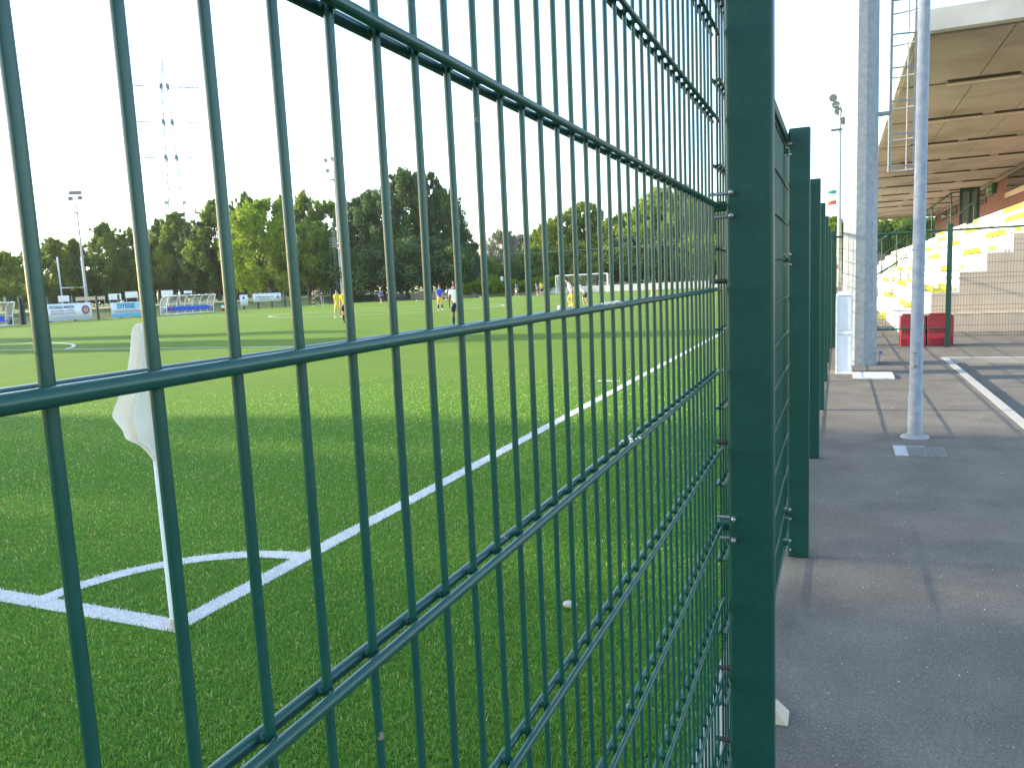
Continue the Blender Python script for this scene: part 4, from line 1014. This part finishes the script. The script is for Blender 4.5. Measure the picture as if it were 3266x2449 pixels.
RT = [(1530, 835, 128, 110, 'bush', 'leaf_light', 4, 'bright green bush right of the dark tree group'), (1600, 742, 190, 90, 'dome', 'leaf_grey', 2, 'grey-green willow standing clear against the sky'),
      (1650, 762, 195, 100, 'dome', 'leaf_grey', 3, 'darker grey willow right of the first willow'), (1620, 850, 150, 150, 'bush', 'leaf_grey', 4, 'low greyish shrubs under the willows'),
      (1735, 735, 150, 110, 'dome', 'leaf', 4, 'green tree starting the wood right of the willows'), (1785, 700, 145, 120, 'dome', 'leaf', 1, 'green tree above the left goal post'),
      (1860, 655, 148, 130, 'oval', 'leaf', 1, 'pointed tree above the far goal'), (1905, 690, 150, 90, 'cone', 'leaf_dark', 1, 'dark pointed tree right of the one above the goal'),
      (1975, 700, 140, 140, 'dome', 'leaf', 4, 'olive tree right of the far goal'), (2060, 660, 138, 150, 'dome', 'leaf_light', 1, 'light green tree at the left of the big one'),
      (2125, 612, 135, 190, 'dome', 'leaf_light', 2, 'big bright green tree near the fence post'), (2200, 625, 138, 170, 'dome', 'leaf_light', 3, 'bright green tree just left of the near fence post'),
      (2275, 670, 145, 150, 'dome', 'leaf', 1, 'green tree seen between the last fence bars'), (2340, 660, 140, 150, 'dome', 'leaf', 4, 'green tree hidden behind the near fence post'),
      (1750, 800, 122, 200, 'bush', 'leaf', 2, 'lower green thicket left of the far goal'), (1900, 790, 121, 230, 'bush', 'leaf', 3, 'green thicket directly behind the far goal'),
      (2060, 770, 121, 250, 'bush', 'leaf_dark', 3, 'dark thicket right of the far goal'), (2230, 770, 121, 260, 'bush', 'leaf_light', 4, 'bright thicket left of the near fence post'),
      (2450, 650, 140, 200, 'dome', 'leaf', 1, 'tree behind the near fence posts'), (2560, 690, 140, 180, 'dome', 'leaf', 4, 'tree behind the second fence post'),
      (2655, 700, 125, 80, 'oval', 'leaf_light', 1, 'bright slim tree between the fence posts and the far mast'), (2720, 720, 140, 100, 'dome', 'leaf', 4, 'tree behind the thick mast'),
      (2830, 712, 150, 120, 'dome', 'leaf', 1, 'tree seen below the left corner of the stand roof'), (2900, 700, 150, 140, 'dome', 'leaf', 2, 'bushy tree seen below the stand roof'),
      (2985, 705, 155, 140, 'dome', 'leaf_dark', 1, 'tree at the far end of the brick wall'), (3070, 700, 160, 160, 'dome', 'leaf', 4, 'tree hidden behind the stand wall')]
for a in RT: tree(a[4], a[5], a[6], a[0], a[1] - 6, a[2], a[3] * 1.3, a[7], z0=0.6 if a[0] < 2400 else 0)
# hedge strip behind the low wall
HG = [(1500, 905), (1560, 880), (1630, 895), (1700, 890), (1770, 885), (1840, 880)]
for i, (px, py) in enumerate(HG):
    tree('bush', 'leaf_light', 4, px, py, 113, 95, ['yellow-green shrub first from the left behind the low wall', 'yellow-green shrub second from the left behind the low wall', 'yellow-green shrub third from the left behind the low wall', 'yellow-green shrub fourth from the left behind the low wall', 'yellow-green shrub just left of the goal behind the low wall', 'yellow-green shrub behind the goal net'][i], z0=0.3, nm='shrub', group='shrubs behind the low wall', cat='shrub')
# tall trees outside the left of the view; only their long shadows reach the pitch and the asphalt
SH = [(-71, -1.2, 31, 4.8, 'dome', 'leaf_dark', 1), (-74, -4.3, 31, 2.6, 'cone', 'leaf_dark', 1), (-70, -6.2, 33, 5.0, 'dome', 'leaf_dark', 2), (-72, -9.5, 32, 7, 'oval', 'leaf_dark', 2), (-72, -12.5, 31, 9, 'dome', 'leaf_dark', 1), (-76, -18, 31, 10, 'dome', 'leaf_dark', 2),
      (-70, 15.2, 24.5, 6.5, 'cone', 'leaf_dark', 3), (-74, 20.5, 18, 6, 'cone', 'leaf_dark', 1)]
for i, (x, y, h, w_, kd, lf, sd_) in enumerate(SH):
    tree(kd, lf, sd_, i * 50, 0, 0, 0, 'tall dark tree outside the left edge, seen only by its shadow', X=x, Y=y, hh=h, ww=w_, z0=1.4)

# ------------------------------------------------------------------ people and balls
SKIN = []
def skinned(name, verts, edges, root, m, parent):
    """verts: list of (pos, rx, ry)"""
    me = bpy.data.meshes.new(name); me.from_pydata([v[0] for v in verts], edges, []); o = bpy.data.objects.new(name, me); COL.objects.link(o)
    sk = o.modifiers.new('skin', 'SKIN'); sk.use_smooth_shade = True
    for i, v in enumerate(verts):
        d = me.skin_vertices[0].data[i]; d.radius = (v[1], v[2]); d.use_root = (i == root)
    su = o.modifiers.new('sub', 'SUBSURF'); su.levels = 1; su.render_levels = 1
    me.materials.append(m); o.parent = parent; SKIN.append(o); return o
def person(label, loc, face, pose='stand', h=1.75, shirt='c_blue', shorts='c_navy', socks=None, skin='skin', hair='hair', boots='c_white', group=None, lower_bare=True):
    t = thing('person', label, 'person', loc, face, group); t.scale = (h / 1.75,) * 3
    J = dict(pel=(0, 0, .93), sp=(0, 0, 1.13), ch=(0, 0, 1.36), nk=(0, 0, 1.49), hd=(0, .015, 1.60), ht=(0, .005, 1.69),
             sr=(.165, 0, 1.41), er=(.235, -.03, 1.13), wr=(.25, .05, .90), sl=(-.165, 0, 1.41), el=(-.235, -.03, 1.13), wl=(-.25, .05, .90),
             hr=(.095, 0, .88), kr=(.11, .02, .49), ar=(.11, -.02, .09), tr=(.12, .14, .035), hl=(-.095, 0, .88), kl=(-.11, .02, .49), al=(-.11, -.02, .09), tl=(-.12, .14, .035))
    if pose == 'walk':
        J.update(kr=(.10, .18, .52), ar=(.10, .20, .10), tr=(.10, .36, .05), kl=(-.10, -.04, .50), al=(-.10, -.32, .14), tl=(-.10, -.20, .04), wr=(.25, -.16, .93), wl=(-.24, .22, .96), er=(.24, -.12, 1.14))
    elif pose == 'run':
        for k in ('sp', 'ch', 'nk', 'hd', 'ht', 'sr', 'sl'): x, y, z = J[k]; J[k] = (x, y + (z - .93) * .42, z - (z - .93) * .08)
        J.update(er=(.26, .0, 1.10), wr=(.22, .26, 1.10), el=(-.26, .02, 1.12), wl=(-.22, .10, .92), kr=(.10, .26, .60), ar=(.10, .10, .27), tr=(.10, .24, .19), kl=(-.10, .05, .50), al=(-.10, -.02, .09), tl=(-.10, .14, .035))
    elif pose == 'bend':
        J.update(sp=(0, .10, 1.09), ch=(0, .30, 1.26), nk=(0, .42, 1.33), hd=(0, .53, 1.37), ht=(0, .60, 1.42), sr=(.165, .32, 1.28), sl=(-.165, .32, 1.28), er=(.23, .40, 1.02), wr=(.20, .42, .78), el=(-.26, .50, 1.05), wl=(-.22, .60, .85),
                 kr=(.15, .16, .52), ar=(.18, .06, .09), tr=(.2, .22, .035), kl=(-.14, -.06, .5), al=(-.16, -.26, .10), tl=(-.16, -.12, .035))
    elif pose == 'crossed':
        J.update(er=(.24, .06, 1.13), wr=(.02, .20, 1.18), el=(-.24, .06, 1.14), wl=(-.02, .19, 1.22))
    elif pose == 'hips':
        J.update(er=(.34, -.08, 1.16), wr=(.17, .02, .99), el=(-.34, -.08, 1.16), wl=(-.17, .02, .99), kr=(.14, .02, .49), ar=(.17, -.02, .09), tr=(.2, .13, .035))
    V = {k: Vector(v) for k, v in J.items()}
    def mk(keys_edges, rad):
        names = []; E_ = []
        for a, b in keys_edges:
            for k in (a, b):
                if k not in names: names.append(k)
            E_.append((names.index(a), names.index(b)))
        return names, E_
    RAD = dict(pel=(.135, .10), sp=(.125, .095), ch=(.14, .105), nk=(.055, .055), hd=(.078, .092), ht=(.07, .085), sr=(.062, .062), er=(.042, .042), wr=(.030, .026), hr=(.085, .09), kr=(.055, .06), ar=(.038, .042), tr=(.040, .028))
    for k in ('sl', 'el', 'wl', 'hl', 'kl', 'al', 'tl'): RAD[k] = RAD[k[0] + 'r']
    edges = [('pel', 'sp'), ('sp', 'ch'), ('ch', 'nk'), ('nk', 'hd'), ('hd', 'ht')]
    for s in 'rl':
        edges += [('ch', 's' + s), ('s' + s, 'e' + s), ('e' + s, 'w' + s), ('pel', 'h' + s), ('h' + s, 'k' + s), ('k' + s, 'a' + s), ('a' + s, 't' + s)]
    names, E_ = mk(edges, RAD); verts = [(V[k], *RAD[k]) for k in names]
    # nose, and hands: a palm, four fingers of different length and a thumb
    verts.append((V['hd'] + Vector((0, .105, .0)), .014, .016)); E_.append((names.index('hd'), len(verts) - 1))
    for s, sg in (('r', 1), ('l', -1)):
        wv = V['w' + s]; dr = (wv - V['e' + s]).normalized(); side = dr.cross(Vector((sg, 0, 0)))
        side = side.normalized() if side.length > .1 else Vector((0, 1, 0)); nrm = dr.cross(side).normalized()
        pi_ = len(verts); palm = wv + dr * .075; verts.append((palm, .034, .018)); E_.append((names.index('w' + s), pi_))
        for q, (off, ln) in enumerate(((-.027, .062), (-.009, .075), (.009, .070), (.026, .054))):
            a = palm + side * off + dr * .025; m1 = a + dr * ln * .5 + nrm * .006; e_ = m1 + dr * ln * .38 + nrm * .018
            i0 = len(verts); verts += [(a, .009, .009), (m1, .0085, .0085), (e_, .007, .007)]; E_ += [(pi_, i0), (i0, i0 + 1), (i0 + 1, i0 + 2)]
        a = wv + dr * .035 + side * .034; e_ = a + dr * .045 + side * .018
        i0 = len(verts); verts += [(a, .011, .011), (e_, .009, .009)]; E_ += [(pi_, i0), (i0, i0 + 1)]
    body = skinned('body', verts, E_, names.index('pel'), M[skin], t)
    def wear(nm, edges_, m, rad, root, extra=None):
        nn, ee = mk(edges_, rad); P_ = dict(V);  P_.update(extra or {})
        return skinned(nm, [(P_[k], *rad[k]) for k in nn], ee, nn.index(root), m, t)
    up_ = {'mr': V['sr'].lerp(V['er'], .62), 'ml': V['sl'].lerp(V['el'], .62), 'nb': V['ch'].lerp(V['nk'], .55), 'pb': V['pel'] - Vector((0, 0, .02))}
    rr = dict(pb=(.158, .125), sp=(.148, .118), ch=(.155, .125), nb=(.075, .075), sr=(.082, .08), sl=(.082, .08), mr=(.070, .070), ml=(.070, .070))
    wear('shirt', [('pb', 'sp'), ('sp', 'ch'), ('ch', 'nb'), ('ch', 'sr'), ('sr', 'mr'), ('ch', 'sl'), ('sl', 'ml')], M[shirt], rr, 'sp', up_)
    dn = {'qr': V['hr'].lerp(V['kr'], .80), 'ql': V['hl'].lerp(V['kl'], .80), 'pt': V['pel'] + Vector((0, 0, .03))}
    rr = dict(pt=(.140, .112), pel=(.145, .115), hr=(.108, .112), hl=(.108, .112), qr=(.092, .10), ql=(.092, .10))
    wear('shorts', [('pt', 'pel'), ('pel', 'hr'), ('hr', 'qr'), ('pel', 'hl'), ('hl', 'ql')], M[shorts], rr, 'pel', dn)
    for s in 'rl':
        kx = {'c': V['k' + s].lerp(V['a' + s], .12), 'd': V['k' + s].lerp(V['a' + s], .5)}
        if socks: wear('sock', [('c', 'd'), ('d', 'a' + s)], M[socks], {'c': (.060, .062), 'd': (.058, .062), 'a' + s: (.044, .046)}, 'd', kx)
        hx = {'h': V['a' + s] - Vector((0, .03, .03))}
        wear('boot', [('h', 'a' + s), ('a' + s, 't' + s)], M[boots], {'h': (.045, .045), 'a' + s: (.048, .050), 't' + s: (.048, .034)}, 'a' + s, hx)
    hd = V['ht'] + Vector((0, -.012, .018)); b = MB(); b.ball(hd, .092, 12, 0, (.92, 1.05, .78)); b.ball(hd + Vector((0, -.035, -.05)), .080, 12, 0, (.95, .9, 1.0)); b.build('hair', M[hair], t)
    for sx2 in (-.03, .03): b = MB(); b.ball(V['hd'] + Vector((sx2, .088, .022)), .011, 8); b.build('eye', M['eye'], t)
    for sx2 in (-.083, .083): b = MB(); b.ball(V['hd'] + Vector((sx2, -.005, .0)), .022, 8, 0, (.5, .8, 1.3)); b.build('ear', M[skin], t)
    return t
toCam = YAW + math.pi       # facing +Y rotated: to face the camera
PP = [
 ('player in yellow shirt and black shorts seen from the front, right beside a fence bar', gnd(1104, 1030), R(200), 'stand', 1.76, 'c_yellow', 'c_black', 'c_black', 'skin', 'hair', 'c_black'),
 ('player in yellow shirt and yellow shorts half hidden behind the one in black shorts', gnd(1080, 1016), R(195), 'walk', 1.74, 'c_yellow', 'c_shortyellow', None, 'skin', 'hair', 'c_white'),
 ('bystander dressed in black with hands on hips by the far fence', gnd(1002, 977), R(150), 'hips', 1.76, 'c_black', 'c_black', 'c_black', 'skin', 'hair_red', 'c_white'),
 ('bystander in dark top and light blue shorts with arms crossed by the far fence', gnd(1029, 975), R(210), 'crossed', 1.72, 'c_navy', 'c_lightblue', None, 'skin', 'hair_red', 'c_white'),
 ('lone distant player in blue shirt and navy shorts left of the centre of the pitch', gnd(1216, 967), R(220), 'walk', 1.70, 'c_blue', 'c_navy', None, 'skin', 'hair', 'c_white'),
 ('player in blue shirt and yellow-orange shorts with white boots walking towards the fence', gnd(1405, 991), R(200), 'walk', 1.77, 'c_blue', 'c_shortyellow', 'c_black', 'skin', 'hair_red', 'c_white'),
 ('distant player stooping in a blue and lilac top', gnd(1424, 957), R(250), 'bend', 1.75, 'c_lilac', 'c_navy', None, 'skin', 'hair', 'c_white'),
 ('distant player in blue beside the head of the near white-shirted player', gnd(1444, 957), R(190), 'stand', 1.75, 'c_blue', 'c_navy', None, 'skin', 'hair', 'c_white'),
 ('near player in long white shirt, navy shorts and socks with his back turned', gnd(1457, 1044), R(20), 'stand', 1.80, 'c_white', 'c_navy', 'c_navy', 'skin_dark', 'hair', 'c_black'),
 ('distant player in blue shirt and white shorts seen left of the far goal', gnd(1648, 947), R(100), 'walk', 1.72, 'c_blue', 'c_white', None, 'skin', 'hair', 'c_white'),
 ('distant player in blue leaning forward beside the one in yellow', gnd(1716, 943), R(80), 'run', 1.70, 'c_blue', 'c_navy', None, 'skin', 'hair', 'c_white'),
 ('distant player in yellow shirt and black shorts left of the goal', gnd(1728, 944), R(20), 'stand', 1.78, 'c_yellow', 'c_black', None, 'skin', 'hair', 'c_white'),
 ('running player in white shirt and yellow shorts chasing the ball', gnd(1828, 988), R(112), 'run', 1.86, 'c_white', 'c_shortyellow', 'c_shortyellow', 'skin', 'hair', 'c_white'),
 ('player in white shirt and navy shorts bending forward right of the runner', gnd(1868, 982), R(100), 'bend', 1.80, 'c_white', 'c_navy', None, 'skin', 'hair', 'c_white'),
 ('goalkeeper in blue standing in the mouth of the far goal', gnd(1880, 936), R(190), 'hips', 1.72, 'c_blue', 'c_navy', None, 'skin', 'hair', 'c_white'),
 ('blond player in white shirt and red shorts right of the far goal', gnd(2087, 947), R(120), 'walk', 1.80, 'c_white', 'c_red', 'c_shortyellow', 'skin', 'hair_blond', 'c_white'),
]
for i, (lb, q, fa, po, hh, sh_, so_, sk_, sn, ha, bo) in enumerate(PP):
    person(lb, (q.x, q.y, 0), fa, po, hh, sh_, so_, sk_, sn, ha, bo, 'people on and around the pitch')
for px, lb, sh_, ha in ((506, 'bystander in a pale top on the bank left of the dugout', 'c_white', 'hair_blond'), (575, 'bystander in a lilac-white shirt on the bank behind the dugout', 'c_lilac', 'hair')):
    q = at(px, 960, 100); person(lb, (q.x, q.y, 1.01), R(150), 'stand', 1.72, sh_, 'c_lightblue', None, 'skin', ha, 'c_white', 'people on and around the pitch')

def football(px, py, label, r=0.11):
    q = gnd(px, py); t = thing('football', label, 'ball', (q.x, q.y, r), 0, 'footballs on the pitch')
    b = MB(); b.ball((0, 0, 0), r, 20); b.build('shell', M['white_paint'], t)
    b = MB()
    g_ = (1 + 5 ** .5) / 2
    for v in [Vector((0, s, t_ * g_)) for s in (-1, 1) for t_ in (-1, 1)] + [Vector((s, t_ * g_, 0)) for s in (-1, 1) for t_ in (-1, 1)] + [Vector((t_ * g_, 0, s)) for s in (-1, 1) for t_ in (-1, 1)]:
        n_ = v.normalized(); a_ = n_.orthogonal().normalized(); c_ = n_.cross(a_)
        b.add([n_ * (r * 1.004) + (a_ * math.cos(k * 1.2566) + c_ * math.sin(k * 1.2566)) * r * .33 for k in range(5)], [(0, 1, 2, 3, 4)])
    b.build('panels', M['t_grey'], t)
football(1786, 990, 'pale football rolling just ahead of the running player', 0.15); football(1330, 963, 'football by the left end of the low wall')
football(1360, 962, 'football left of the head of the player in blue and yellow'); football(1533, 951, 'football lying before the low wall, left of a pair'); football(1549, 951, 'football lying before the low wall, right of a pair')

# air: a thin even haze over the whole ground, the sky outside it
mb = MB(); mb.box(-720, 720, -520, 1210, -1.6, 70)
hz_ = bpy.data.materials.new('haze_air'); hz_.use_nodes = True; hn = hz_.node_tree; hn.nodes.clear()
pv = hn.nodes.new('ShaderNodeVolumePrincipled'); pv.inputs['Color'].default_value = (0.93, 0.96, 1.0, 1); pv.inputs['Density'].default_value = 0.00012; pv.inputs['Anisotropy'].default_value = 0.3
ho = hn.nodes.new('ShaderNodeOutputMaterial'); hn.links.new(pv.outputs[0], ho.inputs['Volume'])
o = mb.build('haze', hz_); o['kind'] = 'stuff'; o['label'] = 'thin pale summer haze over the ground'; o['category'] = 'haze'

# freeze the skin modifiers into plain meshes
bpy.context.view_layer.update(); dg = bpy.context.evaluated_depsgraph_get()
new = [(o, bpy.data.meshes.new_from_object(o.evaluated_get(dg))) for o in SKIN]
for o, me in new:
    o.modifiers.clear(); me.name = o.name; o.data = me
    for p_ in me.polygons: p_.use_smooth = True
